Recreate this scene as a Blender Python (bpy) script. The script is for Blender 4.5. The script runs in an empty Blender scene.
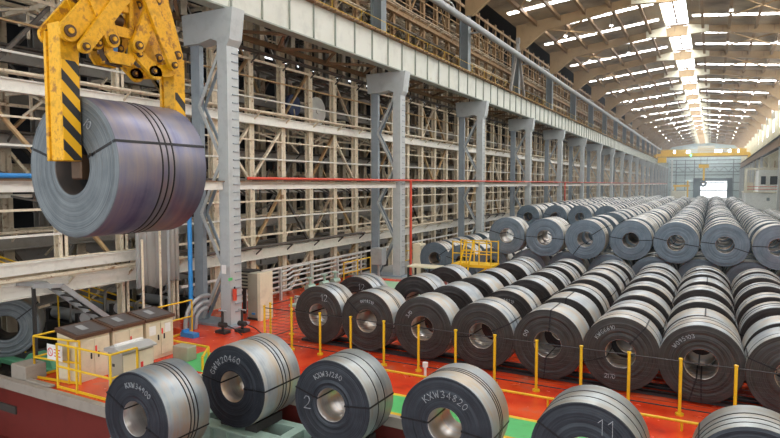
import bpy, math, random
from mathutils import Vector, Matrix
random.seed(7)
SC = bpy.context.scene
COL = SC.collection
PI = math.pi

# ------------------------------------------------------------------ materials
def newmat(name):
    m = bpy.data.materials.new(name); m.use_nodes = True
    nt = m.node_tree; b = nt.nodes['Principled BSDF']
    return m, nt, b
def N(nt, t, **kw):
    n = nt.nodes.new(t)
    for k, v in kw.items():
        if hasattr(n, k): setattr(n, k, v)
        else: n.inputs[k].default_value = v
    return n
def ramp(nt, fac, stops):
    r = nt.nodes.new('ShaderNodeValToRGB'); e = r.color_ramp.elements
    while len(e) < len(stops): e.new(0.5)
    for i, (p, c) in enumerate(stops):
        e[i].position = p; e[i].color = (*c, 1) if len(c) == 3 else c
    nt.links.new(fac, r.inputs[0]); return r
def paint(name, col, rough=.5, metal=0.0, wear=None, wscale=3.0, amt=.5, bump=0.0, dirt=.15):
    """painted steel with patchy wear of a second colour"""
    m, nt, b = newmat(name)
    b.inputs['Roughness'].default_value = rough; b.inputs['Metallic'].default_value = metal
    tc = N(nt, 'ShaderNodeTexCoord'); no = N(nt, 'ShaderNodeTexNoise', Scale=wscale, Detail=6.0, Roughness=.65)
    oi = N(nt, 'ShaderNodeObjectInfo')
    ad = N(nt, 'ShaderNodeVectorMath', operation='ADD')
    sc = N(nt, 'ShaderNodeMath', operation='MULTIPLY'); sc.inputs[1].default_value = 40
    nt.links.new(oi.outputs['Random'], sc.inputs[0]); nt.links.new(tc.outputs['Object'], ad.inputs[0]); nt.links.new(sc.outputs[0], ad.inputs[1])
    nt.links.new(ad.outputs[0], no.inputs['Vector'])
    w = wear or tuple(c * .6 for c in col)
    dk = tuple(c * (1 - dirt) for c in col)
    r = ramp(nt, no.outputs[0], [(.3, dk), (.5, col), (1 - amt * .5 - .02, col), (min(.98, 1 - amt * .5 + .08), w)])
    nt.links.new(r.outputs[0], b.inputs['Base Color'])
    if bump:
        bp = N(nt, 'ShaderNodeBump', Strength=bump); nt.links.new(no.outputs[0], bp.inputs['Height']); nt.links.new(bp.outputs[0], b.inputs['Normal'])
    return m
def emit(name, col, s):
    m, nt, b = newmat(name)
    b.inputs['Base Color'].default_value = (*col, 1); b.inputs['Emission Color'].default_value = (*col, 1); b.inputs['Emission Strength'].default_value = s
    return m

def coil_body_mat(name, c0, c1, c2, rough=.42, metal=.5):
    m, nt, b = newmat(name)
    tc = N(nt, 'ShaderNodeTexCoord'); mp = N(nt, 'ShaderNodeMapping'); mp.inputs['Scale'].default_value = (.25, 5.5, .25)
    no = N(nt, 'ShaderNodeTexNoise', noise_dimensions='4D', Scale=1.0, Detail=4.0, Roughness=.6)
    oi = N(nt, 'ShaderNodeObjectInfo'); mu = N(nt, 'ShaderNodeMath', operation='MULTIPLY'); mu.inputs[1].default_value = 60
    nt.links.new(oi.outputs['Random'], mu.inputs[0]); nt.links.new(mu.outputs[0], no.inputs['W'])
    nt.links.new(tc.outputs['Object'], mp.inputs[0]); nt.links.new(mp.outputs[0], no.inputs['Vector'])
    n2 = N(nt, 'ShaderNodeTexNoise', noise_dimensions='4D', Scale=2.2, Detail=5.0)
    nt.links.new(tc.outputs['Object'], n2.inputs['Vector']); nt.links.new(mu.outputs[0], n2.inputs['W'])
    mx = N(nt, 'ShaderNodeMath', operation='MULTIPLY_ADD'); mx.inputs[1].default_value = .45
    nt.links.new(n2.outputs[0], mx.inputs[0]); 
    m2 = N(nt, 'ShaderNodeMath', operation='MULTIPLY'); m2.inputs[1].default_value = .6; nt.links.new(no.outputs[0], m2.inputs[0])
    nt.links.new(m2.outputs[0], mx.inputs[2])
    r = ramp(nt, mx.outputs[0], [(.36, c0), (.5, c1), (.62, c2), (.75, c1)])
    nt.links.new(r.outputs[0], b.inputs['Base Color'])
    rr = N(nt, 'ShaderNodeMapRange'); rr.inputs['To Min'].default_value = rough - .08; rr.inputs['To Max'].default_value = rough + .16
    nt.links.new(n2.outputs[0], rr.inputs[0]); nt.links.new(rr.outputs[0], b.inputs['Roughness'])
    b.inputs['Metallic'].default_value = metal
    bp = N(nt, 'ShaderNodeBump', Strength=.06, Distance=.05); nt.links.new(no.outputs[0], bp.inputs['Height']); nt.links.new(bp.outputs[0], b.inputs['Normal'])
    return m
def coil_face_mat(name, c0, c1, metal=.35, rough=.42):
    """edges of the wound strip: concentric rings round the coil axis"""
    m, nt, b = newmat(name)
    tc = N(nt, 'ShaderNodeTexCoord'); sp = N(nt, 'ShaderNodeSeparateXYZ'); nt.links.new(tc.outputs['Object'], sp.inputs[0])
    cb = N(nt, 'ShaderNodeCombineXYZ'); nt.links.new(sp.outputs[0], cb.inputs[0]); nt.links.new(sp.outputs[2], cb.inputs[1])
    ln = N(nt, 'ShaderNodeVectorMath', operation='LENGTH'); nt.links.new(cb.outputs[0], ln.inputs[0])
    oi = N(nt, 'ShaderNodeObjectInfo')
    ad = N(nt, 'ShaderNodeMath', operation='MULTIPLY_ADD'); ad.inputs[1].default_value = 9; nt.links.new(oi.outputs['Random'], ad.inputs[0]); nt.links.new(ln.outputs['Value'], ad.inputs[2])
    no = N(nt, 'ShaderNodeTexNoise', noise_dimensions='1D', Scale=38.0, Detail=5.0, Roughness=.75)
    nt.links.new(ad.outputs[0], no.inputs['W'])
    n2 = N(nt, 'ShaderNodeTexNoise', Scale=3.0, Detail=4.0); nt.links.new(tc.outputs['Object'], n2.inputs['Vector'])
    mx = N(nt, 'ShaderNodeMath', operation='MULTIPLY_ADD'); mx.inputs[1].default_value = .35; nt.links.new(n2.outputs[0], mx.inputs[0])
    m2 = N(nt, 'ShaderNodeMath', operation='MULTIPLY'); m2.inputs[1].default_value = .65; nt.links.new(no.outputs[0], m2.inputs[0]); nt.links.new(m2.outputs[0], mx.inputs[2])
    r = ramp(nt, mx.outputs[0], [(.34, c0), (.66, c1)]); nt.links.new(r.outputs[0], b.inputs['Base Color'])
    b.inputs['Metallic'].default_value = metal; b.inputs['Roughness'].default_value = rough
    bp = N(nt, 'ShaderNodeBump', Strength=.35, Distance=.01); nt.links.new(no.outputs[0], bp.inputs['Height']); nt.links.new(bp.outputs[0], b.inputs['Normal'])
    return m

M = {}
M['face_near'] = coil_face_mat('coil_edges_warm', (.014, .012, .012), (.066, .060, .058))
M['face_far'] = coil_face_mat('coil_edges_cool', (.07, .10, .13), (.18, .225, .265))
M['face_front'] = coil_face_mat('coil_edges_dark', (.012, .016, .022), (.050, .060, .074))
M['face_hung'] = coil_face_mat('coil_edges_grey', (.07, .085, .095), (.19, .21, .215), .4, .5)
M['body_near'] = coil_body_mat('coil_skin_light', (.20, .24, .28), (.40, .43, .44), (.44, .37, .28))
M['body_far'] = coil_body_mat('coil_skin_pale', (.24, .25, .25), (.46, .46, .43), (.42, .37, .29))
M['body_blue'] = coil_body_mat('coil_skin_blue', (.14, .22, .31), (.36, .40, .42), (.42, .35, .28), .36, .6)
M['body_hung'] = coil_body_mat('coil_skin_violet', (.09, .09, .18), (.19, .19, .27), (.27, .24, .25), .36, .6)
M['body_grey'] = coil_body_mat('coil_skin_grey', (.24, .27, .28), (.36, .39, .385), (.34, .31, .26), .4, .7)
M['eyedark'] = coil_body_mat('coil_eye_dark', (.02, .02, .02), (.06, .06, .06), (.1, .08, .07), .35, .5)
M['eye'] = coil_body_mat('coil_eye_skin', (.22, .2, .2), (.5, .48, .46), (.55, .42, .3), .3, .8)
M['strap'] = paint('steel_strap', (.012, .012, .014), .5, .3)
M['face_plain'] = paint('coil_edges_plain', (.11, .15, .18), .45, .35, (.07, .09, .12), 2, .5)
M['body_plain'] = paint('coil_skin_plain', (.40, .40, .37), .42, .5, (.28, .25, .21), .6, .7)
M['chalk'] = paint('chalk', (.33, .35, .37), .9, 0, (.15, .16, .17), 25, .9)
M['yellow'] = paint('yellow_paint', (.80, .50, .015), .42, 0, (.35, .2, .03), 6, .35)
M['tong'] = paint('tong_yellow', (.74, .38, .006), .48, .1, (.34, .15, .015), 6.0, .9, .12, .4)
M['tongdark'] = paint('tong_pin', (.10, .06, .035), .5, .6, (.3, .15, .03), 9, .6)
M['black'] = paint('black_paint', (.018, .018, .02), .5)
M['dark'] = paint('dark_machinery', (.045, .042, .04), .6, .3, (.14, .08, .04), 5, .6)
M['column'] = paint('column_grey', (.48, .51, .51), .5, .1, (.33, .26, .18), 2.5, .55)
M['columnblue'] = paint('column_blue_grey', (.30, .35, .39), .5, .2, (.3, .22, .15), 3, .6)
M['girder'] = paint('girder_grey', (.62, .63, .56), .55, .05, (.44, .35, .22), 1.3, .6)
M['stiff'] = paint('stiffener_olive', (.30, .33, .28), .55)
M['navy'] = paint('drum_navy', (.03, .05, .13), .5)
M['rustbrown'] = paint('rusty_steel', (.24, .15, .08), .75, .1, (.40, .24, .11), 4, .7)
M['cream'] = paint('lattice_cream', (.76, .66, .50), .6, .05, (.34, .20, .10), 4, .8, 0, .25)
M['creamrust'] = paint('lattice_rust', (.46, .31, .17), .65, .05, (.22, .11, .05), 4, .9)
M['creamdark'] = paint('lattice_cream_dark', (.42, .36, .27), .65, .05, (.20, .13, .08), 4, .85)  # darkened copy of the cream: shade between the deeper frames put into colour
M['white'] = paint('lattice_white', (.78, .76, .69), .5, .05, (.42, .30, .18), 4, .6)
M['lgrey'] = paint('lattice_grey', (.29, .275, .25), .55, .2, (.26, .18, .12), 4, .7)
M['tanbrace'] = paint('brace_tan', (.48, .32, .16), .65, 0, (.2, .11, .06), 5, .7)
M['dbrace'] = paint('brace_dark', (.13, .115, .10), .65, .2, (.2, .12, .07), 5, .7)
M['redpipe'] = paint('red_pipe', (.62, .07, .035), .4)
M['bluepipe'] = paint('blue_pipe', (.03, .25, .62), .35)
M['pipe'] = paint('pipe_grey', (.42, .44, .45), .4, .3, (.3, .2, .12), 3, .5)
M['rail'] = paint('galvanised', (.55, .55, .53), .45, .4, (.4, .3, .2), 4, .5)
M['beige'] = paint('cabinet_beige', (.72, .65, .47), .5, 0, (.38, .30, .2), 3, .4)
M['beige2'] = paint('cabinet_olive', (.36, .34, .26), .5)
M['brownrim'] = paint('console_rim', (.10, .05, .03), .45)
M['panel'] = paint('console_top', (.10, .09, .09), .35, 0, (.4, .36, .3), 9, .6)
M['paper'] = paint('paper', (.85, .85, .82), .7)
M['redmark'] = paint('red_mark', (.75, .05, .04), .5)
M['greenm'] = paint('green_steel', (.10, .33, .18), .5, 0, (.25, .2, .12), 5, .5)
M['lgreen'] = paint('pale_green_steel', (.36, .50, .42), .5, .1, (.25, .22, .17), 5, .5)
M['greenp'] = paint('green_floor_paint', (.10, .52, .16), .35, 0, (.1, .2, .1), 4, .3)
M['pgreenp'] = paint('pale_green_floor', (.38, .62, .40), .5)
M['pitred'] = paint('pit_red', (.16, .022, .016), .5, 0, (.05, .015, .012), 2, .7)
M['concrete'] = paint('concrete', (.34, .30, .25), .8, 0, (.2, .17, .14), 4, .6, .1)
M['hallfloor'] = paint('hall_floor', (.34, .34, .32), .5, 0, (.25, .22, .19), 1.0, .6)
M['groundd'] = paint('dark_ground', (.06, .05, .042), .9, 0, (.16, .12, .08), 1.2, .8, .2)
M['rafter'] = paint('rafter_tan', (.42, .29, .15), .6, 0, (.20, .12, .06), 1.8, .6)
M['purlin'] = paint('purlin_brown', (.30, .19, .10), .6, 0, (.5, .27, .08), 2, .5)
M['roofcol'] = paint('upper_column', (.21, .24, .25), .5, .2, (.2, .14, .09), 3, .5)
M['creamwall'] = paint('cream_column', (.80, .76, .58), .6, 0, (.6, .5, .35), 2, .4)
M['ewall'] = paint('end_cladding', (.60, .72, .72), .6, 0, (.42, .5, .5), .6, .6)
M['ewdark'] = paint('end_dark', (.14, .19, .21), .6)
M['cabwhite'] = paint('cabin_white', (.72, .76, .74), .6)
M['cabcream'] = paint('cabin_cream', (.70, .68, .55), .6)
M['cladding'] = paint('dark_cladding', (.016, .017, .02), .8, 0, (.06, .05, .045), .5, .6)  # near black, so the gloom of the aisle is in the wall colour
M['skylight'] = emit('roof_daylight_sheet', (.93, .96, 1.0), 10.5)
M['sidewin'] = emit('side_window_daylight', (.95, .97, 1.0), 5.0)
M['lamp'] = emit('high_bay_lamp', (1, .97, .9), 30.0)
M['amber'] = emit('signal_lamp', (1, .25, .05), 4.0)
M['greenlamp'] = emit('green_signal', (.1, 1, .5), 4.0)

# red glossy floor
m, nt, b = newmat('red_floor_paint'); M['floor'] = m
tc = N(nt, 'ShaderNodeTexCoord'); n1 = N(nt, 'ShaderNodeTexNoise', Scale=.9, Detail=5.0, Roughness=.55); n2 = N(nt, 'ShaderNodeTexNoise', Scale=3.0, Detail=3.0)
nt.links.new(tc.outputs['Object'], n1.inputs['Vector']); nt.links.new(tc.outputs['Object'], n2.inputs['Vector'])
r = ramp(nt, n1.outputs[0], [(.25, (.26, .025, .015)), (.40, (.66, .045, .012)), (.60, (.74, .085, .022)), (.72, (.50, .15, .09))]); nt.links.new(r.outputs[0], b.inputs['Base Color'])
rr = N(nt, 'ShaderNodeMapRange'); rr.inputs['To Min'].default_value = .10; rr.inputs['To Max'].default_value = .36
nt.links.new(n2.outputs[0], rr.inputs[0]); nt.links.new(rr.outputs[0], b.inputs['Roughness'])
bp = N(nt, 'ShaderNodeBump', Strength=.03, Distance=.02); nt.links.new(n2.outputs[0], bp.inputs['Height']); nt.links.new(bp.outputs[0], b.inputs['Normal'])
# corrugated roof sheet underside
m, nt, b = newmat('roof_sheet'); M['roof'] = m
tc = N(nt, 'ShaderNodeTexCoord'); wv = N(nt, 'ShaderNodeTexWave', Scale=1.6, bands_direction='Y'); n1 = N(nt, 'ShaderNodeTexNoise', Scale=.35, Detail=6.0)
nt.links.new(tc.outputs['Object'], wv.inputs['Vector']); nt.links.new(tc.outputs['Object'], n1.inputs['Vector'])
r = ramp(nt, n1.outputs[0], [(.3, (.22, .18, .14)), (.5, (.46, .37, .26)), (.7, (.54, .40, .24))]); nt.links.new(r.outputs[0], b.inputs['Base Color'])
bp = N(nt, 'ShaderNodeBump', Strength=.5, Distance=.05); nt.links.new(wv.outputs[0], bp.inputs['Height']); nt.links.new(bp.outputs[0], b.inputs['Normal'])
b.inputs['Roughness'].default_value = .8
# hazard stripes (black and yellow paint on the tong arm)
m, nt, b = newmat('hazard_stripes'); M['hazard'] = m
tc = N(nt, 'ShaderNodeTexCoord'); sp = N(nt, 'ShaderNodeSeparateXYZ'); nt.links.new(tc.outputs['Object'], sp.inputs[0])
a = N(nt, 'ShaderNodeMath', operation='ADD'); nt.links.new(sp.outputs[1], a.inputs[0]); nt.links.new(sp.outputs[2], a.inputs[1])
mm = N(nt, 'ShaderNodeMath', operation='MULTIPLY'); mm.inputs[1].default_value = 1 / .30; nt.links.new(a.outputs[0], mm.inputs[0])
fr = N(nt, 'ShaderNodeMath', operation='FRACT'); nt.links.new(mm.outputs[0], fr.inputs[0])
gt = N(nt, 'ShaderNodeMath', operation='GREATER_THAN'); gt.inputs[1].default_value = .52; nt.links.new(fr.outputs[0], gt.inputs[0])
r = ramp(nt, gt.outputs[0], [(.4, (.78, .42, .008)), (.6, (.02, .02, .022))]); nt.links.new(r.outputs[0], b.inputs['Base Color']); b.inputs['Roughness'].default_value = .5
# hanging plastic sheet
m, nt, b = newmat('plastic_sheet'); M['plastic'] = m
b.inputs['Base Color'].default_value = (.62, .62, .60, 1); b.inputs['Roughness'].default_value = .25; b.inputs['Alpha'].default_value = .55; b.inputs['Transmission Weight'].default_value = .2
# glass
m, nt, b = newmat('dark_glass'); M['glass'] = m
b.inputs['Base Color'].default_value = (.03, .04, .05, 1); b.inputs['Roughness'].default_value = .08

# ------------------------------------------------------------------ mesh helpers
class MB:
    def __init__(s): s.v = []; s.f = []; s.mi = []; s.sm = []
    def add(s, vs, fs, mi=0, sm=False):
        o = len(s.v); s.v += [tuple(v) for v in vs]
        for f in fs: s.f.append([i + o for i in f]); s.mi.append(mi); s.sm.append(sm)
    def box(s, x0, x1, y0, y1, z0, z1, mi=0):
        s.add([(x, y, z) for x in (x0, x1) for y in (y0, y1) for z in (z0, z1)],
              [(0, 1, 3, 2), (4, 6, 7, 5), (0, 4, 5, 1), (2, 3, 7, 6), (0, 2, 6, 4), (1, 5, 7, 3)], mi); return s
    def bar(s, p, q, w, h=None, mi=0, up=(0, 0, 1)):
        h = h or w; p = Vector(p); q = Vector(q); d = (q - p).normalized(); u = Vector(up)
        if abs(d.dot(u)) > .98: u = Vector((1, 0, 0))
        a = d.cross(u).normalized(); c = a.cross(d)
        vs = [e + a * (i * w / 2) + c * (j * h / 2) for e in (p, q) for i, j in ((-1, -1), (1, -1), (1, 1), (-1, 1))]
        s.add(vs, [(3, 2, 1, 0), (4, 5, 6, 7), (0, 1, 5, 4), (1, 2, 6, 5), (2, 3, 7, 6), (3, 0, 4, 7)], mi); return s
    def tube(s, pts, r, n=8, mi=0):
        pts = [Vector(p) for p in pts]; rings = []
        for i, p in enumerate(pts):
            d = (pts[min(i + 1, len(pts) - 1)] - pts[max(i - 1, 0)]).normalized()
            u = Vector((0, 0, 1)) if abs(d.z) < .9 else Vector((1, 0, 0))
            a = d.cross(u).normalized(); c = a.cross(d)
            rings.append([p + (a * math.cos(t * 2 * PI / n) + c * math.sin(t * 2 * PI / n)) * r for t in range(n)])
        vs = [v for g in rings for v in g]; fs = []
        for i in range(len(pts) - 1):
            for t in range(n): fs.append((i * n + t, i * n + (t + 1) % n, (i + 1) * n + (t + 1) % n, (i + 1) * n + t))
        s.add(vs, fs, mi, True)
        s.add(rings[0], [tuple(range(n))[::-1]], mi); s.add(rings[-1], [tuple(range(n))], mi); return s
    def disc_x(s, c, r, t, n=24, mi=0):      # short cylinder, axis X
        return s.tube([(c[0] - t / 2, c[1], c[2]), (c[0] + t / 2, c[1], c[2])], r, n, mi)
    def prism_x(s, pts, x0, x1, mi=0):       # polygon in YZ extruded along X
        n = len(pts); vs = [(x0, y, z) for y, z in pts] + [(x1, y, z) for y, z in pts]
        s.add(vs, [tuple(range(n)), tuple(range(n, 2 * n))[::-1]] + [(i, i + n, (i + 1) % n + n, (i + 1) % n) for i in range(n)], mi); return s
    def prism_y(s, pts, y0, y1, mi=0):
        n = len(pts); vs = [(x, y0, z) for x, z in pts] + [(x, y1, z) for x, z in pts]
        s.add(vs, [tuple(range(n))[::-1], tuple(range(n, 2 * n))] + [(i, (i + 1) % n, (i + 1) % n + n, i + n) for i in range(n)], mi); return s
    def lathe_y(s, prof, n, mis, smooth):    # profile of (r, y), closed; axis Y
        k = len(prof); vs = [(r * math.cos(2 * PI * t / n), y, r * math.sin(2 * PI * t / n)) for t in range(n) for r, y in prof]
        o = len(s.v); s.v += vs
        for t in range(n):
            t2 = (t + 1) % n
            for i in range(k):
                j = (i + 1) % k
                s.f.append([o + t * k + i, o + t2 * k + i, o + t2 * k + j, o + t * k + j]); s.mi.append(mis[i]); s.sm.append(smooth[i])
        return s
    def mesh(s, name, mats):
        me = bpy.data.meshes.new(name); me.from_pydata(s.v, [], s.f)
        for mm in (mats if isinstance(mats, (list, tuple)) else [mats]): me.materials.append(M[mm] if isinstance(mm, str) else mm)
        me.polygons.foreach_set('material_index', s.mi); me.polygons.foreach_set('use_smooth', s.sm); me.update()
        return me
    def build(s, name, mats, parent=None, bevel=0):
        if parent is not None:               # coordinates given in the world, stored relative to the thing's base
            o = parent; off = Vector((0, 0, 0))
            while o is not None: off += o.location; o = o.parent
            s.v = [tuple(Vector(v) - off) for v in s.v]
        me = s.mesh(name, mats)
        import bmesh
        bm = bmesh.new(); bm.from_mesh(me); bmesh.ops.recalc_face_normals(bm, faces=bm.faces)
        if bevel: bmesh.ops.bevel(bm, geom=list(bm.edges), offset=bevel, segments=1, affect='EDGES')
        bm.to_mesh(me); bm.free()
        ob = bpy.data.objects.new(name, me); COL.objects.link(ob)
        if parent is not None: ob.parent = parent
        return ob
def tag(o, label=None, cat=None, group=None, kind=None):
    if label: o['label'] = label
    if cat: o['category'] = cat
    if group: o['group'] = group
    if kind: o['kind'] = kind
    return o
def thing(name, label, cat, loc=(0, 0, 0), group=None):
    o = bpy.data.objects.new(name, None); COL.objects.link(o); o.location = loc; o.empty_display_size = .2
    return tag(o, label, cat, group)
def kids(o): return [c for c in KIDS.get(o.name, [])]
KIDS = {}
def index_children():
    KIDS.clear()
    for o in bpy.data.objects:
        if o.parent: KIDS.setdefault(o.parent.name, []).append(o)
def copy_tree(o, parent=None):
    c = o.copy(); COL.objects.link(c)
    if parent is not None: c.parent = parent
    for ch in kids(o): copy_tree(ch, c)
    return c
def struct(name, mb, mats, **k): return tag(mb.build(name, mats, **k), kind='structure')
ORD = ['front', 'second', 'third', 'fourth', 'fifth', 'sixth', 'seventh', 'eighth', 'ninth', 'tenth', 'eleventh', 'twelfth', 'thirteenth', 'fourteenth', 'fifteenth', 'sixteenth', 'seventeenth', 'eighteenth', 'nineteenth', 'twentieth']

# ------------------------------------------------------------------ coils
def coil_mesh(R, L, r0, fine=True, mats=('face_near', 'body_near', 'eye'), seed=0):
    rnd = random.Random(seed); prof = []; mis = []; sm = []
    n = 72 if fine else 48
    def P(r, y, mi, s): prof.append((r, y)); mis.append(mi); sm.append(s)
    P(r0, L - .01, 2, True); P(r0, .01, 2, True); P(r0 + .012, 0, 0, False)
    steps = 10 if fine else 3
    for i in range(1, steps):
        r = r0 + (R - r0) * i / steps; d = rnd.uniform(-.006, .006) if fine else 0
        P(r, d, 0, False); P(r + .004, d + rnd.uniform(-.004, .004), 0, False)
    P(R - .015, 0, 0, False); P(R, .012, 1, True); P(R, L - .012, 0, False); P(R - .015, L, 0, False); P(r0 + .012, L, 0, False)
    mb = MB().lathe_y(prof, n, mis, sm)
    return mb
def strap_mb(R, L, r0, ang, w=.035, t=.007):
    mb = MB(); c, s_ = math.cos(ang), math.sin(ang); tx, tz = -s_, c
    def pt(r, y, k): return Vector((c * r + tx * w / 2 * k, y, s_ * r + tz * w / 2 * k))
    loop = [(r0 - t, -t), (R + t, -t), (R + t, L + t), (r0 - t, L + t)]; inner = [(r0, 0), (R, 0), (R, L), (r0, L)]
    vs = []
    for (r, y) in loop + inner:
        vs.append(pt(r, y, -1)); vs.append(pt(r, y, 1))
    fs = []
    for i in range(4):
        j = (i + 1) % 4
        fs += [(2 * i, 2 * j, 2 * j + 1, 2 * i + 1), (2 * i, 2 * i + 8, 2 * j + 8, 2 * j), (2 * i + 1, 2 * j + 1, 2 * j + 9, 2 * i + 9)]
    mb.add(vs, fs); mb.box(*((c * (r0 + .09)) - .03, (c * (r0 + .09)) + .03), -.02, 0, s_ * (r0 + .09) - .02, s_ * (r0 + .09) + .02)
    return mb
def band_mb(R, y, w=.03, t=.005, n=72):
    return MB().lathe_y([(R, y - w / 2), (R + t, y - w / 2), (R + t, y + w / 2), (R, y + w / 2)], n, [0] * 4, [False, True, False, False])
STROKES = {
 'K': [[(0, 0), (0, 1)], [(.6, 1), (0, .45)], [(.15, .58), (.65, 0)]], 'X': [[(0, 0), (.65, 1)], [(0, 1), (.65, 0)]],
 'W': [[(0, 1), (.2, 0), (.4, .75), (.6, 0), (.8, 1)]], 'G': [[(.6, .85), (.35, 1), (.05, .75), (0, .4), (.15, .05), (.45, 0), (.62, .2), (.62, .42), (.35, .42)]],
 '0': [[(.3, 1), (.05, .8), (0, .4), (.15, .05), (.4, 0), (.58, .3), (.58, .75), (.3, 1)]], '1': [[(.05, .75), (.3, 1), (.3, 0)]],
 '2': [[(.02, .75), (.15, .97), (.42, .97), (.55, .72), (.4, .4), (0, 0), (.6, .02)]], '3': [[(.02, .92), (.35, 1), (.52, .78), (.25, .55), (.55, .35), (.42, .04), (0, .06)]],
 '4': [[(.42, 0), (.42, 1), (0, .32), (.62, .32)]], '5': [[(.55, 1), (.1, 1), (.06, .58), (.4, .6), (.58, .32), (.4, .02), (0, .06)]],
 '6': [[(.5, .98), (.15, .7), (0, .3), (.2, 0), (.5, .1), (.52, .42), (.25, .52), (.03, .35)]], '7': [[(0, .97), (.58, .97), (.2, 0)]],
 '8': [[(.3, .52), (.05, .78), (.3, 1), (.52, .78), (.3, .52), (.02, .25), (.3, 0), (.58, .25), (.3, .52)]],
 '9': [[(.5, .6), (.25, .48), (.03, .7), (.25, 1), (.5, .85), (.5, .5), (.35, 0)]], '/': [[(0, 0), (.4, 1)]],
 '(': [[(.3, 1.05), (.05, .7), (.05, .3), (.3, -.05)]], '.': [[(.1, 0), (.14, .08)]], 'C': [[(.55, .85), (.3, 1), (.02, .6), (.05, .2), (.3, 0), (.55, .12)]], ' ': []}
def chalk_mb(texts):
    """texts: (string, radius, start angle deg, letter height, flat x, flat z) on a coil face at y=0"""
    mb = MB(); w = .0095
    def seg(a, b_):
        a = Vector(a); b_ = Vector(b_); d = (b_ - a)
        if d.length < 1e-5: return
        d.normalize(); nrm = Vector((-d.z, 0, d.x)) * w / 2; a = a - d * w * .3; b_ = b_ + d * w * .3
        y0, y1 = -.012, .004
        vs = [a + nrm, a - nrm, b_ - nrm, b_ + nrm]
        mb.add([(v.x, y0, v.z) for v in vs] + [(v.x, y1, v.z) for v in vs], [(0, 1, 2, 3), (0, 4, 5, 1), (1, 5, 6, 2), (2, 6, 7, 3), (3, 7, 4, 0)])
    for t in texts:
        if len(t) == 4:
            st, rad, a0, h = t; th_ = math.radians(a0)
            for i, ch in enumerate(st):
                th = th_; th_ -= h * (1.06 if ch == 'W' else .5 if ch in '/(1' else .84) / rad; c = Vector((math.cos(th), 0, math.sin(th))); tg = Vector((math.sin(th), 0, -math.cos(th)))
                for pl in STROKES[ch]:
                    for p, q in zip(pl, pl[1:]):
                        seg(c * (rad + p[1] * h) + tg * p[0] * h, c * (rad + q[1] * h) + tg * q[0] * h)
        else:
            st, x, z, h, _ = t
            for i, ch in enumerate(st):
                for pl in STROKES[ch]:
                    for p, q in zip(pl, pl[1:]): seg((x + (i * .6 + p[0]) * h, 0, z + p[1] * h), (x + (i * .6 + q[0]) * h, 0, z + q[1] * h))
    return mb
def make_coil(name, R, L, r0, mats, straps=(), bands=(), chalk=None, fine=True, seed=0, bandw=.03):
    root = thing(name, None, 'steel coil'); root.location = (0, 0, 0)
    def put(nm, mb, mt):
        me = mb.mesh(nm, mt); ob = bpy.data.objects.new(nm, me); COL.objects.link(ob); ob.parent = root; ob.location = (0, 0, R)
        import bmesh
        bm = bmesh.new(); bm.from_mesh(me); bmesh.ops.recalc_face_normals(bm, faces=bm.faces); bm.to_mesh(me); bm.free()
        return ob
    put('wound_strip', coil_mesh(R, L, r0, fine, mats, seed), mats)
    for a_ in straps: put('strap', strap_mb(R, L, r0, math.radians(a_)), 'strap')
    for y_ in bands: put('band', band_mb(R, y_, bandw, n=72 if fine else 48), 'strap')
    if chalk:
        for tx_ in chalk: o = put('chalk_marking', chalk_mb([tx_]), 'chalk'); o['label'] = 'hand chalked numbers on the coil face'
    return root

# foreground coils in the pit: (x, y, z centre, R, L)
FG = [
 ((-9.55, 7.35, .52), .90, 1.05, ('face_front', 'body_blue', 'eye'), (155, -20), (.55, .64, .73), [('KXW34900', .60, 112, .10)], 'foreground steel coil nearest the consoles, with wavy blue heat tint and three black bands'),
 ((-9.07, 9.45, .58), .91, 1.24, ('face_front', 'body_near', 'eye'), (172, 2), (.62, .72, .86), [('GWW20460', .56, 160, .13)], 'foreground steel coil chalked with curved number beside the red pit wall, light bare skin'),
 ((-6.58, 9.6, .58), .90, .98, ('face_front', 'body_grey', 'eye'), (165, 6), (.35, .62), [('KXW3/280', .58, 128, .10), ('2', -.66, -.17, .26, 0)], 'foreground steel coil with a large chalk 2 on its face'),
 ((-4.17, 9.74, .58), .90, 1.0, ('face_front', 'body_near', 'eye'), (180, -6), (.46, .54, .62), [('KXW34820', .52, 135, .125)], 'foreground steel coil chalked KXW34820 in an arc over its eye'),
 ((-1.69, 9.73, .56), .90, .98, ('face_front', 'body_grey', 'eye'), (150, -15), (.33, .62), [('11', .18, .42, .26, 0)], 'foreground steel coil with chalk 11 on its dark face at the bottom edge'),
 ((.70, 9.95, .56), .89, 1.0, ('face_front', 'body_grey', 'eye'), (150, 20), (.2, .4, .6), None, 'foreground steel coil cut by the lower right corner of the photo'),
]
for i, (c, R, L, mt, st, bd, ch, lab) in enumerate(FG):
    r = make_coil('steel_coil', R, L, .33, mt, st, bd, ch, True, i, .026)
    r.location = (c[0], c[1], c[2] - R); tag(r, lab)
# coil in the tongs
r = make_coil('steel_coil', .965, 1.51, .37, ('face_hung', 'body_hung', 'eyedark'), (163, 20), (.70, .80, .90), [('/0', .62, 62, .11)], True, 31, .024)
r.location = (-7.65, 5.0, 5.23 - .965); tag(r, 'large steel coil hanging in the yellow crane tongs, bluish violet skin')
# coil on the green stand
r = make_coil('steel_coil', .90, .95, .36, ('face_hung', 'body_grey', 'eyedark'), (38,), (), None, True, 32)
r.rotation_euler = (0, 0, math.radians(50)); r.location = (-18.35, 9.75, .72 - .9); tag(r, 'grey steel coil on the green stand at the left edge')

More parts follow.
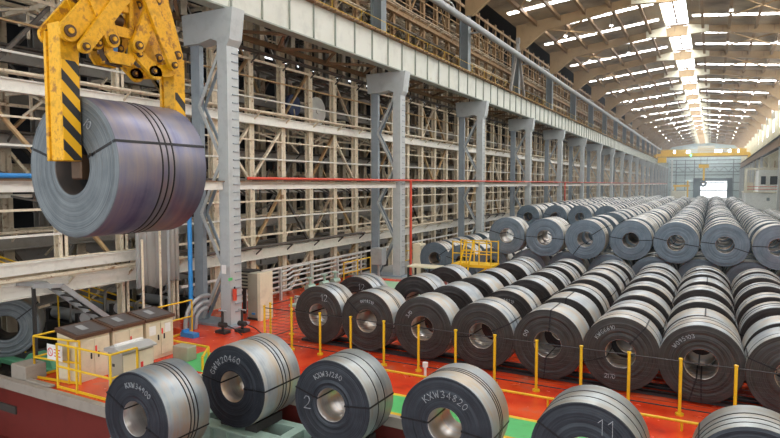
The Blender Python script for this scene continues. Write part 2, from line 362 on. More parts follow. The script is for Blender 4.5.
def proto_set(mats, fine, sets, seed0):
    return [make_coil('steel_coil', .885, .95, .335, mats, s, b_, ch, fine, seed0 + i) for i, (s, b_, ch) in enumerate(sets)]
near_sets = [((175, 3), (.30, .55, .62), [('12', .1, .45, .2, 0)]), ((140, -8), (.45, .52), [('0098210', .56, 110, .08)]),
             ((178,), (), [('3/0', .5, 150, .1)]), ((28, 188), (.5,), None), ((85, -95), (), [('00', .55, 165, .1)]),
             ((52, 200), (.4,), [('KWG6610', .6, 150, .09), ('2170', -.35, -.62, .1, 0)]), ((-88, -104), (.35, .7), [('W095103', .6, 150, .09)]), ((160, -30), (.3,), None)]
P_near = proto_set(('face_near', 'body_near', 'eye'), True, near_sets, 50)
far_sets = [((165, -12), (.4,), None), ((178, -3), (), None), ((35, 235), (.3, .6), None), ((172, 2), (.5,), None), ((168, -8), (), None), ((175, -18), (.7,), None), ((180, 5), (), None)]
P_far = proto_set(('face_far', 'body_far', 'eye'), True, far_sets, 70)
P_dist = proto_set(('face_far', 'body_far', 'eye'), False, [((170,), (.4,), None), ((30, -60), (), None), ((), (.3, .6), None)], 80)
index_children()
used = set()
def place(proto, x, y, zc, ls, label, group, R=.885):
    if proto.name in used: c = copy_tree(proto)
    else: c = proto; used.add(proto.name)
    c.location = (x, y, zc - R); c.scale = (1, ls, 1); tag(c, label, 'steel coil', group); return c
ROWN = ['leftmost', 'second', 'third', 'fourth', 'fifth', 'sixth', 'seventh', 'eighth']
rnd = random.Random(3)
NEARX = [-10.6, -8.85, -7.06, -5.28, -3.52, -1.78, -.13, 1.62]
NEARY = {0: [14.8, 17.0], 1: [14.8, 18.0, 20.6], 2: [14.8, 16.9, 18.75, 20.5, 22.9, 24.2],
         3: [14.8, 16.9, 19.2, 21.2, 22.9, 24.6], 4: [14.8, 16.6, 18.3, 20.2, 22.0, 23.3, 24.9], 5: [14.8, 16.2, 18.0, 19.8, 21.7, 23.2, 24.8],
         6: [14.8, 15.95, 17.8, 19.9, 21.6, 23.3, 24.8], 7: [14.7, 16.0, 17.9, 19.5, 21.5, 23.4, 25.0]}
for i, X in enumerate(NEARX):
    ys = NEARY[i]
    for j, Y in enumerate(ys):
        nx = ys[j + 1] - Y if j + 1 < len(ys) else 3
        ls = min(rnd.uniform(.88, 1.2), (nx - .06) / .95)
        pr_ = P_near[i] if j == 0 else P_near[rnd.choice([2, 3, 4, 7, 3])] if rnd.random() < .6 else P_near[rnd.choice([0, 1])]
        rn = 'leftmost row' if i == 0 else f'{ROWN[i]} row from left' if i < 7 else 'rightmost row'
        lab = f'steel coil on the red floor behind the fence, {"front" if j == 0 else ORD[j]} of the {rn}'
        if i == 0: lab = 'steel coil on the red floor behind the fence, ' + ('leftmost of the front line' if j == 0 else 'right behind its leftmost front coil')
        place(pr_, X + rnd.uniform(-.03, .03), Y, .885 + .07, ls, lab, 'steel coils in the near block behind the fence')
# the far block: a lower layer and an upper layer lying in its hollows
UPX = [-12.25, -10.43, -8.6, -6.77, -4.93, -3.1, -1.27, .53, 2.34]
LOX = [-13.15, -11.33, -9.5, -7.68, -5.85, -4.0, -2.18, -.36, 1.45, 3.25, 5.05]
ZU = .955 + 1.56
START = {0: 44.5, 1: 45.5, 2: 27.6, 3: 27.4, 4: 27.4, 5: 27.9, 6: 27.6, 7: 27.6, 8: 27.5}
GAPS = {2: (29.4, 45.5), 3: (29.4, 46), 4: (32.5, 35)}
SPEC = []      # (distance key, proto, x, y, zc, ls, label, group)
for i, X in enumerate(UPX):
    Y = START[i]; j = 0; end = 88 + rnd.uniform(-6, 6)
    if i in (0, 1): end = 80
    rn = ['far left row', 'second row from left', 'third row from left', 'fourth row from left', 'fifth row from left', 'fourth row from right', 'third row from right', 'second row from right', 'rightmost row'][i]
    while Y < end:
        if i in GAPS and GAPS[i][0] < Y < GAPS[i][1]: Y = GAPS[i][1]
        ls = rnd.uniform(.85, 1.2)
        if j == 0: pr_ = P_far[max(0, i - 2)]
        elif Y < 45: pr_ = P_far[rnd.randrange(7)]
        else: pr_ = P_dist[rnd.randrange(3)]
        SPEC.append((Y, pr_, X + rnd.uniform(-.03, .03), Y, ZU, ls, f'steel coil on top of the far stack, {ORD[j] if j < 20 else "distant one"} in the {rn}', 'steel coils of the upper layer in the far stack'))
        Y += .95 * ls + rnd.choice([.1, .5, .9, 1.1, .8]); j += 1
LOX.append(6.9)
for i, X in enumerate(LOX):
    Y = 27.9 if X > -9.6 else (29.2 if i == 0 else 28.6); j = 0
    end = 90
    if i == 10: Y = 36
    if i == 11: Y = 50
    while Y < end:
        ls = rnd.uniform(1.0, 1.3)
        nm = ['leftmost', 'second from left', 'third from left', 'fourth from left', 'fifth from left', 'sixth from left', 'seventh from left', 'eighth from left', 'ninth from left', 'third from right', 'second from right', 'rightmost'][i]
        SPEC.append((0 if j == 0 else 40 if (i < 2 and j < 4) else 999, (P_far if Y < 40 else P_dist)[rnd.randrange(3)], X, Y, .955, ls,
                     f'steel coil at the front of the bottom layer of the far stack, {nm}' if j == 0 else f'steel coil lying low at the left of the far stack, {ORD[min(j, 19)]} in the {["outer", "inner"][i % 2]} row', 'steel coils of the bottom layer in the far stack'))
        Y += .95 * ls + (.25 if Y > 34 or j < 2 else .6) + rnd.uniform(0, .3); j += 1
for k, (x, y) in enumerate([(-1.5, 128), (1.0, 130), (3.6, 126), (-5.5, 124), (-9.0, 118), (5.0, 112), (2.9, 105), (-3.8, 108), (-7.6, 104), (-10.6, 100), (.5, 112)]):
    SPEC.append((999, P_dist[k % 3], x, y, .885, 1.2, None, None))
SPEC.sort(key=lambda q: q[0])
NIND = 240
for q in SPEC[:NIND]:
    place(*q[1:6], q[6], q[7]) if q[0] < 999 else None
st = MB()
for q in SPEC:
    if q in SPEC[:NIND] and q[0] < 999: continue
    _, _, x, y, zc, ls, _, _ = q; R_, r0, L_ = .885, .335, .95 * ls
    n = 28; o = len(st.v)
    prof = [(r0, L_), (r0, 0), (R_, 0), (R_, L_)]
    for t_ in range(n):
        for (r_, yy) in prof: st.v.append((x + r_ * math.cos(2 * PI * t_ / n), y + yy, zc + r_ * math.sin(2 * PI * t_ / n)))
    for t_ in range(n):
        u_ = (t_ + 1) % n
        for i_ in range(4):
            j_ = (i_ + 1) % 4
            st.f.append([o + t_ * 4 + i_, o + u_ * 4 + i_, o + u_ * 4 + j_, o + t_ * 4 + j_]); st.mi.append(1 if i_ in (0, 2) else 0); st.sm.append(i_ in (0, 2))
stack_me = st.build('distant_coils', ['face_plain', 'body_plain'])
tag(stack_me, 'distant and buried steel coils of the far stack, too many to tell apart', 'steel coils', kind='stuff')
for p in P_near + P_far + P_dist:
    if p.name not in used:
        for c in kids(p): bpy.data.objects.remove(c)
        bpy.data.objects.remove(p)

# dark floor skids under the near block and the far block
for k, y in enumerate([15.0, 15.55, 17.1, 18.0, 19.2, 20.2, 21.3, 22.3, 23.2, 24.1, 25.1]):
    x0 = -11.4 if y < 18.5 else (-9.7 if y < 22 else -7.9)
    tag(MB().box(x0, 2.9, y, y + .22, 0, .07).build('floor_skid', 'black', bevel=0), 'black skid beam lying across the red floor under the near coils', 'beam', 'black skid beams under the near coils')
for k in range(42):
    y = 28.2 + k * 1.5
    tag(MB().box(-14, 6, y, y + .25, 0, .07).build('floor_skid', 'black'), 'black skid beam under the bottom layer of the far coil stack', 'beam', 'black skid beams under the far stack')

# ------------------------------------------------------------------ floor and pit
fl = MB()
def slab(x0, x1, y0, y1, z0=-.25, z1=0): fl.box(x0, x1, y0, y1, z0, z1)
slab(-15.3, -11.85, 8.42, 11.0); slab(-15.6, 14, 11.0, 14.2); slab(-17.3, 14, 14.2, 27.2)
struct('floor', fl, 'floor')
struct('floor_far', MB().box(-17.3, 14, 27.2, 250, -.25, 0), 'hallfloor')
struct('trim_1', MB().box(-19.5, -11.72, 8.28, 8.44, -.22, .03).box(-11.85, -11.7, 8.44, 10.9, -.22, .03), 'concrete')
struct('trim_2', MB().box(-11.7, 14, 10.86, 11.0, -.2, .025), 'concrete')
struct('wall_pit', MB().box(-19.5, -11.78, 8.44, 8.7, -1.6, -.2).box(-12.0, -11.78, 8.6, 11.2, -1.6, -.2).box(-11.8, 14, 11.0, 11.25, -1.6, -.2), 'pitred')
struct('floor_pit', MB().box(-24, 14, -6, 11.1, -1.8, -1.6), 'pitred')
struct('ground', MB().box(-45, -17.3, -6, 250, -.9, -.7).box(-17.35, -15.5, 8.4, 14.3, -.9, -.7), 'groundd')
def mark(x0, x1, y0, y1, m_, lab, z=0.004): tag(MB().box(x0, x1, y0, y1, z - .003, z).build('floor_marking', m_), lab, 'floor marking')
mark(-12.6, 14, 11.16, 12.1, 'greenp', 'green painted walkway strip on the floor along the pit')
mark(-12.6, 14, 12.1, 12.22, 'yellow', 'yellow painted line on the floor behind the green strip')
mark(-11.7, 14, 11.03, 11.16, 'yellow', 'yellow painted line between the pit edge and the green strip', .005)
mark(-13.2, -12.6, 11.05, 12.6, 'greenp', 'green painted patch on the floor by the low yellow barrier')
mark(-14.9, -11.0, 20.0, 26.5, 'pgreenp', 'pale green painted floor area under the steel bench')

# low yellow pipe rail along the walkway
t = thing('kerb_rail', 'low yellow pipe rail along the red floor between fence and green strip', 'rail', (-10, 13.1, 0))
MB().tube([(-8.7, 13.1, .2), (6, 13.1, .2)], .03).build('rail', 'yellow', t)
for x in (-8.6, -5.9, -3.1, -.4, 2.3): MB().tube([(x, 13.1, 0), (x, 13.1, .2)], .025).build('post', 'yellow', t)
t = thing('kerb_barrier', 'low yellow barrier frame between the consoles and the foreground coils', 'barrier', (-13, 11.5, 0))
MB().tube([(-14.1, 12.1, .35), (-12.5, 12.1, .35), (-11.9, 11.3, .35)], .035).build('rail', 'yellow', t)
for p in ((-14.1, 12.1), (-12.5, 12.1), (-11.9, 11.3)): MB().tube([(*p, 0), (*p, .35)], .035).build('post', 'yellow', t)
tag(MB().box(-13.4, -12.8, 11.6, 11.95, 0, .4).build('junction_box', 'beige2', bevel=.02), 'small grey junction box on the floor inside the low yellow barrier', 'box')

# ------------------------------------------------------------------ cable fence
fx = [-12.05, -11.0, -9.96, -8.9, -7.82, -6.76, -5.7, -4.65, -3.6, -2.56, -1.52, -.48, .55, 1.6, 2.65, 3.7]
def fence(name, pts, lab):
    t = thing(name, lab, 'fence', (pts[0][0], pts[0][1], 0))
    for (x, y) in pts:
        p = MB().tube([(x, y, 0), (x, y, 1.22)], .035, 10).build('post', 'yellow', t)
        MB().tube([(x, y, 0), (x, y, .04)], .09, 10).build('base_plate', 'yellow', p)
        MB().tube([(x, y, 1.22), (x, y, 1.25)], .045, 10).build('cap', 'yellow', p)
    for z in (1.18, .15):
        MB().tube([(x, y, z) for x, y in pts], .014, 6).build('cable', 'black', t)
    net = MB()
    for k in range(9):
        net.tube([(x, y, .25 + k * .1) for x, y in pts], .0042, 4)
    o = net.build('net', 'strap', t); o['kind'] = 'stuff'; o['label'] = 'thin black netting'
fence('cable_fence', [(x, 14.0) for x in fx], 'long fence of yellow posts with black cables before the near coils')
fence('cable_fence', [(-12.2, 14.45), (-12.15, 15.45), (-12.1, 17.2)], 'short side run of yellow fence posts at the left end of the near coils')
tag(MB().tube([(-6.35, 13.55, 0), (-6.35, 13.55, .3)], .035).tube([(-6.35, 13.55, .3), (-6.35, 13.55, .42)], .07, 12).build('bollard_lamp', 'paper'), 'small white capped bollard on the red floor before the fence', 'bollard')

# ------------------------------------------------------------------ walking beam under the foreground coils
t = thing('coil_conveyor', 'pale green steel walking beam frame in the pit carrying the foreground coils', 'conveyor', (-6, 10, -1.6))
MB().box(-11.3, 3.0, 9.5, 9.72, -1.0, -.42).build('beam', 'lgreen', t)
MB().box(-11.3, 3.0, 10.28, 10.5, -1.0, -.42).build('beam', 'lgreen', t)
for k in range(30): MB().box(-11.2 + k * .48, -11.17 + k * .48, 9.44, 9.5, -1.0, -.45).build('rib', 'lgreen', t)
MB().box(-11.3, 3.0, 9.40, 9.76, -.45, -.41).build('top_plate', 'lgreen', t)
for x in (-10.4, -7.9, -5.4, -2.95, -.55, 1.8):
    MB().box(x - .12, x + .12, 9.72, 10.28, -.6, -.42).build('cross_plate', 'lgreen', t)
for x in (-11, -8, -5, -2, 1, 2.9):
    MB().box(x - .12, x + .12, 9.8, 10.2, -1.6, -.55).build('leg', 'dark', t)
for i, x in enumerate((-9.07, -6.58, -4.17, -1.69, .7)):
    for s in (-1, 1):
        MB().prism_y([(x + s * .52, -.42), (x + s * .2, -.42), (x + s * .2, -.33), (x + s * .52, -.21)], 9.62, 10.5).build('saddle', 'dark', t)
t = thing('coil_cradle', 'dark green cradle in the pit under the foreground coil nearest the consoles', 'cradle', (-9.55, 7.8, -1.6))
MB().box(-10.4, -8.7, 7.4, 8.3, -1.6, -.5).build('base', 'dark', t)
for s in (-1, 1): MB().prism_y([(-9.55 + s * .85, -.5), (-9.55 + s * .22, -.5), (-9.55 + s * .22, -.38), (-9.55 + s * .85, -.05)], 7.4, 8.3).build('saddle', 'lgreen', t)
t = thing('warning_lamp', 'small glowing amber lamp in the pit between foreground coils', 'lamp', (-7.9, 8.6, -1.6))
MB().tube([(-7.9, 8.6, -1.6), (-7.9, 8.6, -.30)], .05).build('post', 'dark', t); MB().tube([(-7.9, 8.6, -.30), (-7.9, 8.6, -.18)], .045, 12).build('lens', 'amber', t)
tag(MB().box(-8.1, -7.5, 8.9, 9.4, -1.6, -.75).box(-8.2, -7.4, 8.85, 9.45, -.75, -.68).build('hydraulic_unit', 'lgreen', bevel=.02), 'small pale green hydraulic box in the pit by the amber lamp', 'machine')

# ------------------------------------------------------------------ control consoles and rails on the platform
def console(x0, x1, y0, y1, lab, papers):
    t = thing('control_console', lab, 'control console', ((x0 + x1) / 2, (y0 + y1) / 2, 0), 'beige control consoles on the platform')
    MB().prism_y([(x0, .0), (x1, .0), (x1, 1.12), (x0, 1.22)], y0, y1).build('body', 'beige', t, .012)
    MB().prism_y([(x0 - .04, 1.24), (x1 + .05, 1.12), (x1 + .05, 1.20), (x0 - .04, 1.34)], y0 - .03, y1 + .03).build('desk_rim', 'brownrim', t)
    p = MB().prism_y([(x0 + .05, 1.322), (x1 - .02, 1.209), (x1 - .02, 1.225), (x0 + .05, 1.34)], y0 + .06, y1 - .06).build('desk_top', 'panel', t)
    MB().prism_y([(x0 + .2, 1.315), (x1 - .25, 1.25), (x1 - .25, 1.262), (x0 + .2, 1.327)], y0 + .35, y1 - .4).build('display_panel', 'pipe', p)
    ym = (y0 + y1) / 2
    for a_, b_ in ((y0 + .04, ym - .015), (ym + .015, y1 - .04)):
        d = MB().box(x1, x1 + .02, a_, b_, .1, 1.05).build('door', 'beige', t, .005)
        MB().box(x1 + .02, x1 + .045, (a_ + b_) / 2 + .12 * (1 if a_ == y0 + .04 else -1), (a_ + b_) / 2 + .12 * (1 if a_ == y0 + .04 else -1) + .03, .55, .7).build('handle', 'black', d)
    MB().box(x1 + .02, x1 + .024, ym + .03, ym + .08, .70, .86).build('red_tag', 'redmark', t)
    for (yy, w) in papers: MB().box(x1 + .021, x1 + .025, y0 + yy, y0 + yy + w, .72, .98).build('notice', 'paper', t)
    MB().box(x0 + .02, x1 - .02, y0 + .02, y1 - .02, 0, .07).build('plinth', 'dark', t)
console(-14.58, -13.80, 8.98, 9.92, 'beige control console with sloping dark top, nearest the coil on green stand', [])
console(-14.58, -13.80, 10.02, 10.96, 'beige control console with sloping dark top, in the middle of the three', [])
console(-14.58, -13.80, 11.06, 12.0, 'beige control console with white papers on its doors, rightmost of the three', [(.08, .22), (.62, .2)])
t = thing('electrical_cabinet', 'low beige cabinet with grey side standing before the three consoles', 'cabinet', (-12.6, 9.5, 0))
MB().box(-12.62, -12.10, 9.0, 9.9, 0, 1.0).build('body', 'beige2', t, .01)
MB().prism_y([(-12.69, 1.0), (-12.03, 1.0), (-12.03, 1.04), (-12.3, 1.12), (-12.69, 1.08)], 8.95, 9.95).build('top', 'rail', t)
for a_ in (9.03, 9.46): MB().box(-12.10, -12.08, a_, a_ + .41, .05, .95).build('door', 'beige', t)
MB().box(-12.08, -12.076, 9.5, 9.57, .5, .68).build('red_tag', 'redmark', t)
MB().box(-12.45, -12.37, 8.99, 9.002, .65, .72).build('lock', 'black', t)
MB().box(-12.5, -12.4, 9.1, 9.85, 1.10, 1.16).build('tube_light', 'paper', t)
def railing(pts, lab, h=1.1, mids=(.55,), kick=True, mat='yellow', name='railing', posts=None, grp=None, r=.028):
    t = thing(name, lab, 'railing', (*pts[0][:2], pts[0][2] if len(pts[0]) > 2 else 0), grp)
    P3 = [Vector((p[0], p[1], p[2] if len(p) > 2 else 0)) for p in pts]
    for z in (h,) + tuple(mids): MB().tube([p + Vector((0, 0, z)) for p in P3], r).build('top_rail' if z == h else 'mid_rail', mat, t)
    if kick: 
        mb = MB()
        for a_, b_ in zip(P3, P3[1:]): mb.bar(a_ + Vector((0, 0, .04)), b_ + Vector((0, 0, .04)), .02, .06)
        mb.build('kick_plate', mat, t)
    for a_, b_ in zip(P3, P3[1:]):
        n = max(1, round((b_ - a_).length / 1.5))
        for k in range(n): q = a_.lerp(b_, k / n); MB().tube([q, q + Vector((0, 0, h))], r).build('post', mat, t)
    q = P3[-1]; MB().tube([q, q + Vector((0, 0, h))], r).build('post', mat, t)
    return t
railing([(-15.2, 8.75), (-15.25, 11.5), (-15.3, 14.1)], 'yellow railing behind the control consoles along the dark pit')
railing([(-15.2, 8.75), (-14.0, 8.9), (-13.7, 9.0)], 'short yellow railing beside the leftmost console, carrying the white sign')
railing([(-13.95, 8.58), (-13.2, 8.58), (-11.95, 8.58), (-11.95, 9.3)], 'yellow railing at the platform corner before the red pit wall')
t = thing('warning_sign', 'white sign with red ring symbol hanging on the yellow railing', 'sign', (-14.4, 8.6, .6))
MB().prism_y([(-14.55, .62), (-13.95, .62), (-13.95, 1.0), (-14.55, 1.0)], 8.70, 8.715).build('plate', 'paper', t)
rg = MB()
for k in range(24):
    a0, a1 = 2 * PI * k / 24, 2 * PI * (k + 1) / 24
    rg.add([(-14.41 + rr_ * math.cos(a_), 8.695, .81 + rr_ * math.sin(a_)) for rr_, a_ in ((.085, a0), (.11, a0), (.11, a1), (.085, a1))], [(0, 1, 2, 3)])
rg.add([(-14.48, 8.695, .87), (-14.47, 8.695, .885), (-14.34, 8.695, .75), (-14.35, 8.695, .735)], [(0, 1, 2, 3)])
rg.build('prohibition_ring', 'redmark', t)
tx = MB()
for k, w in enumerate((.24, .2, .25)): tx.box(-14.25, -14.25 + w, 8.69, 8.7, .88 - k * .08, .90 - k * .08)
tx.build('text_line', 'redmark', t)
tag(MB().box(-15.2, -14.1, 8.46, 8.62, 0, .06).box(-15.75, -15.1, 8.46, 9.0, -.2, .38).build('concrete_block', 'concrete', bevel=.02), 'rough grey concrete block at the pit edge beside the green stand', 'concrete block')
# green stand below the left coil
t = thing('coil_stand', 'green steel stand under the coil at the left edge', 'stand', (-18, 9.9, -.7))
for x in (-19.5, -17.6, -16.3): MB().box(x - .2, x + .2, 9.7, 10.1, -.7, -.28).build('leg', 'greenm', t, .01)
MB().box(-19.9, -16.0, 9.6, 10.2, -.30, -.16).build('top_beam', 'greenm', t, .01)
MB().prism_y([(-17.5, -.16), (-16.1, -.16), (-16.2, .06), (-17.2, .10)], 9.75, 10.2).build('ramp', 'greenm', t)
for s in (-1, 1): MB().prism_y([(-18.5 + s * .8, -.17), (-18.5 + s * .2, -.17), (-18.5 + s * .2, -.16), (-18.5 + s * .8, .02)], 9.9, 10.6).build('saddle', 'dark', t)
MB().prism_y([(-17.2, -.7), (-16.9, -.7), (-16.6, -.3), (-16.9, -.3)], 9.85, 9.95).build('brace', 'yellow', t)

# ------------------------------------------------------------------ laced columns, crane girders
BAY = 12.75; Y0 = 15.48; NB = 18
YC = [Y0 + BAY * k for k in range(-1, NB + 1)]
def column(y, lab):
    t = thing('laced_column', lab, 'column', (-15.3, y, 0), 'laced steel columns along the left side')
    f = MB().box(-15.05, -14.6, y - .28, y + .28, 0, 10.95).build('front_leg', 'column', t)
    MB().box(-16.5, -16.08, y - .10, y + .10, 0, 9.9).build('rear_leg', 'columnblue', t)
    st = MB()
    for k in range(34): st.box(-14.6, -14.57, y - .05, y + .24, .5 + k * .28, .53 + k * .28)
    st.build('rung', 'columnblue', f)['kind'] = 'stuff'
    z = .15; s = 0
    while z < 9.0:
        for yy in (-.13, .13):
            a_, b_ = (-16.08, -15.05) if s == 0 else (-15.05, -16.08)
            MB().bar((a_, y + yy, z), (b_, y + yy, z + 1.9), .11, .05, up=(0, 1, 0)).build('lacing_bar', 'columnblue' if yy > 0 else 'column', t)
        if s == 0 and 0: pass
        z += 1.9; s ^= 1
    MB().prism_y([(-16.6, 9.9), (-15.9, 9.9), (-15.3, 10.0), (-14.6, 9.7), (-14.45, 9.9), (-14.3, 10.95), (-16.7, 10.95)], y - .3, y + .3).build('cap_gusset', 'column', t)
    MB().box(-16.7, -14.4, y - .45, y + .45, 0, .08).build('base_plate', 'columnblue', t)
    return t
cols = [column(YC[1], 'grey laced steel column with rungs, nearest the camera beside the hanging coil')]
index_children()
for k in range(2, len(YC)):
    c = copy_tree(cols[0]); c.location = (-15.3, YC[k], 0)
    if k - 1 < 14: lab = f'grey laced steel column, {ORD[k-1]} from the camera along the left side'
    else: lab = 'distant grey laced steel column at the far end of the left side'
    c['label'] = lab
def girder(y, lab):
    t = thing('crane_girder', lab, 'girder', (-14.9, y, 10.95), 'crane girders on the left columns')
    y1 = y + BAY - .02
    MB().box(-14.78, -14.72, y, y1, 11.0, 12.45).build('web', 'girder', t)
    MB().box(-15.1, -14.6, y, y1, 10.95, 11.01).build('bottom_flange', 'stiff', t)
    fl_ = MB().box(-15.3, -14.45, y, y1, 12.45, 12.52)
    for k in range(26): fl_.box(-14.47, -14.37, y + .2 + k * .49, y + .26 + k * .49, 12.38, 12.48)
    fl_.build('top_flange', 'rustbrown', t)
    for k in range(8): MB().box(-14.72, -14.64, y + .05 + k * 1.6, y + .08 + k * 1.6, 11.01, 12.45).build('stiffener', 'stiff', t)
    sb = MB()
    for k in range(7):
        a_, b_ = (-15.2, -17.0) if k % 2 == 0 else (-17.0, -15.2)
        sb.bar((a_, y + k * 1.8, 10.98), (b_, y + (k + 1) * 1.8, 10.98), .1, .12)
    sb.bar((-17.0, y, 10.98), (-17.0, y1, 10.98), .18, .2); sb.build('surge_truss', 'rustbrown', t)
    MB().box(-17.0, -15.3, y, y1, 12.44, 12.5).build('walkway', 'rustbrown', t)
    MB().box(-15.0, -14.85, y, y1, 12.52, 12.64).build('crane_rail', 'dark', t)
    return t
g0 = girder(YC[0], 'pale grey plate girder with stiffeners over the hanging coil')
index_children()
for k in range(1, len(YC) - 1):
    c = copy_tree(g0); c.location = (-14.9, YC[k], 10.95)
    c['label'] = f'pale grey plate girder with stiffeners, {ORD[k]} span along the left columns' if k < 12 else 'distant pale plate girder near the end of the left runway'
# tie beam + red pipe at eye level
def tie(y, lab):
    t = thing('tie_beam', lab, 'beam', (-14.75, y, 4.85), 'tie beams between the left columns')
    MB().box(-15.0, -14.85, y + .3, y + BAY - .3, 4.80, 5.08).build('web', 'white', t)
    MB().box(-15.1, -14.75, y + .3, y + BAY - .3, 5.08, 5.11).build('flange', 'rustbrown', t)
    return t
t0 = tie(YC[0], 'pale tie beam between columns behind the hanging coil'); index_children()
for k in range(1, len(YC) - 1):
    c = copy_tree(t0); c.location = (-14.75, YC[k], 4.85)
    c['label'] = f'pale horizontal tie beam below the red pipe, {ORD[k]} span from the left' if k < 12 else 'distant pale tie beam near the far end of the left side'
t = thing('fire_pipe', 'long red pipe running at mid height along the left columns', 'pipe', (-14.5, 15.9, 5.2))
MB().tube([(-14.45, 16.0, 5.2), (-14.45, 240, 5.2)], .055, 10).build('run', 'redpipe', t)
for y in (28.9, 67.5): MB().tube([(-14.45, y, 5.2), (-14.45, y, 0)], .07, 10).build('riser', 'redpipe', t)
tag(MB().tube([(-14.5, 2.6, 5.2), (-14.5, 9.6, 5.2)], .06, 10).build('cable_pipe', 'bluepipe'), 'blue pipe at mid height left of the nearest column', 'pipe')
# big ventilation pipe along the upper wall
t = thing('air_duct', 'long grey pipe running along the upper left wall beneath the roof', 'pipe', (-14.6, 28, 15.9))
MB().tube([(-14.7, 2, 15.9), (-14.7, 243, 15.9)], .22, 12).build('run', 'pipe', t)
for k in range(2, len(YC) - 1): MB().bar((-15.74, YC[k], 15.9), (-14.7, YC[k], 15.9), .08, .1).build('bracket', 'pipe', t)
for k in range(2, 14, 2): MB().tube([(-15.2, YC[k] + 5.5, 16.6), (-15.0, YC[k] + 7.6, 16.6), (-14.8, YC[k] + 7.8, 16.1)], .06, 8).build('branch_pipe', 'rail', t)
for k, y in enumerate((YC[4] - 2.5,)):
    t = thing('roof_support', 'grey inverted V strut standing on the girder beneath the long pipe', 'strut', (-15, y, 12.5))
    for s in (-1, 1): MB().bar((-15.2, y + s * 2.2, 12.52), (-15.2, y, 17.2), .2, .2).build('leg', 'lgrey', t)
    MB().bar((-15.2, y, 17.2), (-15.2, y, 17.7), .3).build('head', 'lgrey', t)

# ------------------------------------------------------------------ lattice framing behind the columns
def lattice(y, X, posts, rails, braces, z0, z1, pm, lab, grp, offs=0.0, br_d=0.0, seed=1, name='lattice_frame', pw=.28, trans=None, hang=0):
    rr = random.Random(seed)
    t = thing(name, lab, 'steel framing', (X, y, z0), grp)
    pitch = BAY / posts
    for k in range(posts):
        yy = y + offs + k * pitch; zb_ = 1.8 if k < hang else z0
        MB().box(X - pw / 2, X - pw / 2 + .05, yy - pw / 2, yy + pw / 2, zb_, z1).box(X + pw / 2 - .05, X + pw / 2, yy - pw / 2, yy + pw / 2, zb_, z1).box(X - pw / 2, X + pw / 2, yy - .03, yy + .03, zb_, z1).build('post', pm, t)
    for (z, h, w, m_) in rails:
        mb = MB().box(X + pw / 2, X + pw / 2 + w, y, y + BAY, z - h / 2, z + h / 2)
        if h > .25: mb.box(X + pw / 2 - .05, X + pw / 2 + w + .08, y, y + BAY, z + h / 2, z + h / 2 + .04).box(X + pw / 2 - .05, X + pw / 2 + w + .08, y, y + BAY, z - h / 2 - .04, z - h / 2)
        mb.build('girt', m_, t)
    for (k, za, zb, m_) in braces:
        if hang and min(za, zb) < 1: continue
        ya = y + offs + k * pitch; yb = ya + pitch * (1 if (rr.random() < .5 and k < posts - 1) or k == 0 else -1)
        MB().bar((X, ya, za), (X, yb, zb), .1, .12, up=(1, 0, 0)).build('brace', m_, t)
    if trans:
        for z in trans:
            mb = MB()
            for k in range(posts):
                yy = y + offs + k * pitch
                mb.bar((X - .1, yy, z), (X - 2.6, yy, z + .0), .1, .14); mb.bar((X - .1, yy, z - .55), (X - .9, yy, z), .06, .08)
                mb.bar((X + .14, yy, z - .25), (X + .6, yy, z + .12), .05, .05); mb.bar((X + .14, yy, z + .12), (X + .62, yy, z + .12), .05, .06); mb.bar((X - .3, yy, z - .5), (X - 1.6, yy, z), .07, .07); mb.bar((X - 1.3, yy, z), (X - 1.3, yy, z - .9), .07, .07)
            for xx in (.3, .52): mb.tube([(X + xx, y, z + .19), (X + xx, y + BAY, z + .19)], .05, 6)
            for xx in (-.9, -1.7): mb.bar((X + xx, y, z + .12), (X + xx, y + BAY, z + .12), .14, .12)
            for k in range(posts):
                yy = y + offs + k * pitch
                for q in range(3):
                    yb_ = max(y, min(y + BAY, yy + rr.uniform(-1, 1))); zz = z + rr.uniform(-.9, .6); xx = X - rr.uniform(.2, 1.6)
                    mb.bar((xx, yy, zz), (xx - rr.uniform(-.1, .8), yb_, zz + rr.uniform(-.6, .6)), .05, .07)
            o = mb.build('transom', 'dbrace' if rr.random() < .4 else 'cream', t); o['kind'] = 'stuff'
    return t
R0 = random.Random(11)
def rb(zs, n, mats):
    out = []
    for k in range(n):
        for (a_, b_) in zs:
            if R0.random() < .8: out.append((k, a_, b_, R0.choice(mats)) if R0.random() < .5 else (k, b_, a_, R0.choice(mats)))
    return out
front_rails = [(1.15, .1, .06, 'white'), (1.95, .34, .16, 'white'), (2.75, .08, .05, 'cream'), (3.5, .07, .05, 'white'), (4.25, .07, .05, 'cream'), (6.1, .06, .05, 'white'), (6.9, .06, .05, 'cream'),
               (7.75, .30, .16, 'white'), (8.7, .06, .05, 'white'), (9.55, .06, .05, 'tanbrace'), (10.3, .1, .05, 'cream')]
bz = [(-.6, 1.7), (2.1, 4.7), (5.1, 7.5), (7.9, 10.4)]
lf = [lattice(YC[0], -17.5, 6, front_rails, rb(bz, 6, ['tanbrace', 'cream', 'dbrace', 'tanbrace']), -.7, 12.3, 'cream', None, 'lattice bays behind the left columns', 1.9, seed=s, trans=(2.1, 5.0, 7.9, 10.4)) for s in (1, 2)]
lf0 = lattice(YC[0], -17.5, 6, front_rails[1:], rb(bz, 6, ['tanbrace', 'cream', 'dbrace', 'tanbrace']), -.7, 12.3, 'cream', 'cream weathered lattice frame behind the hanging coil, left of the nearest column', 'lattice bays behind the left columns', 1.9, seed=8, trans=(2.1, 5.0, 7.9, 10.4), hang=4)
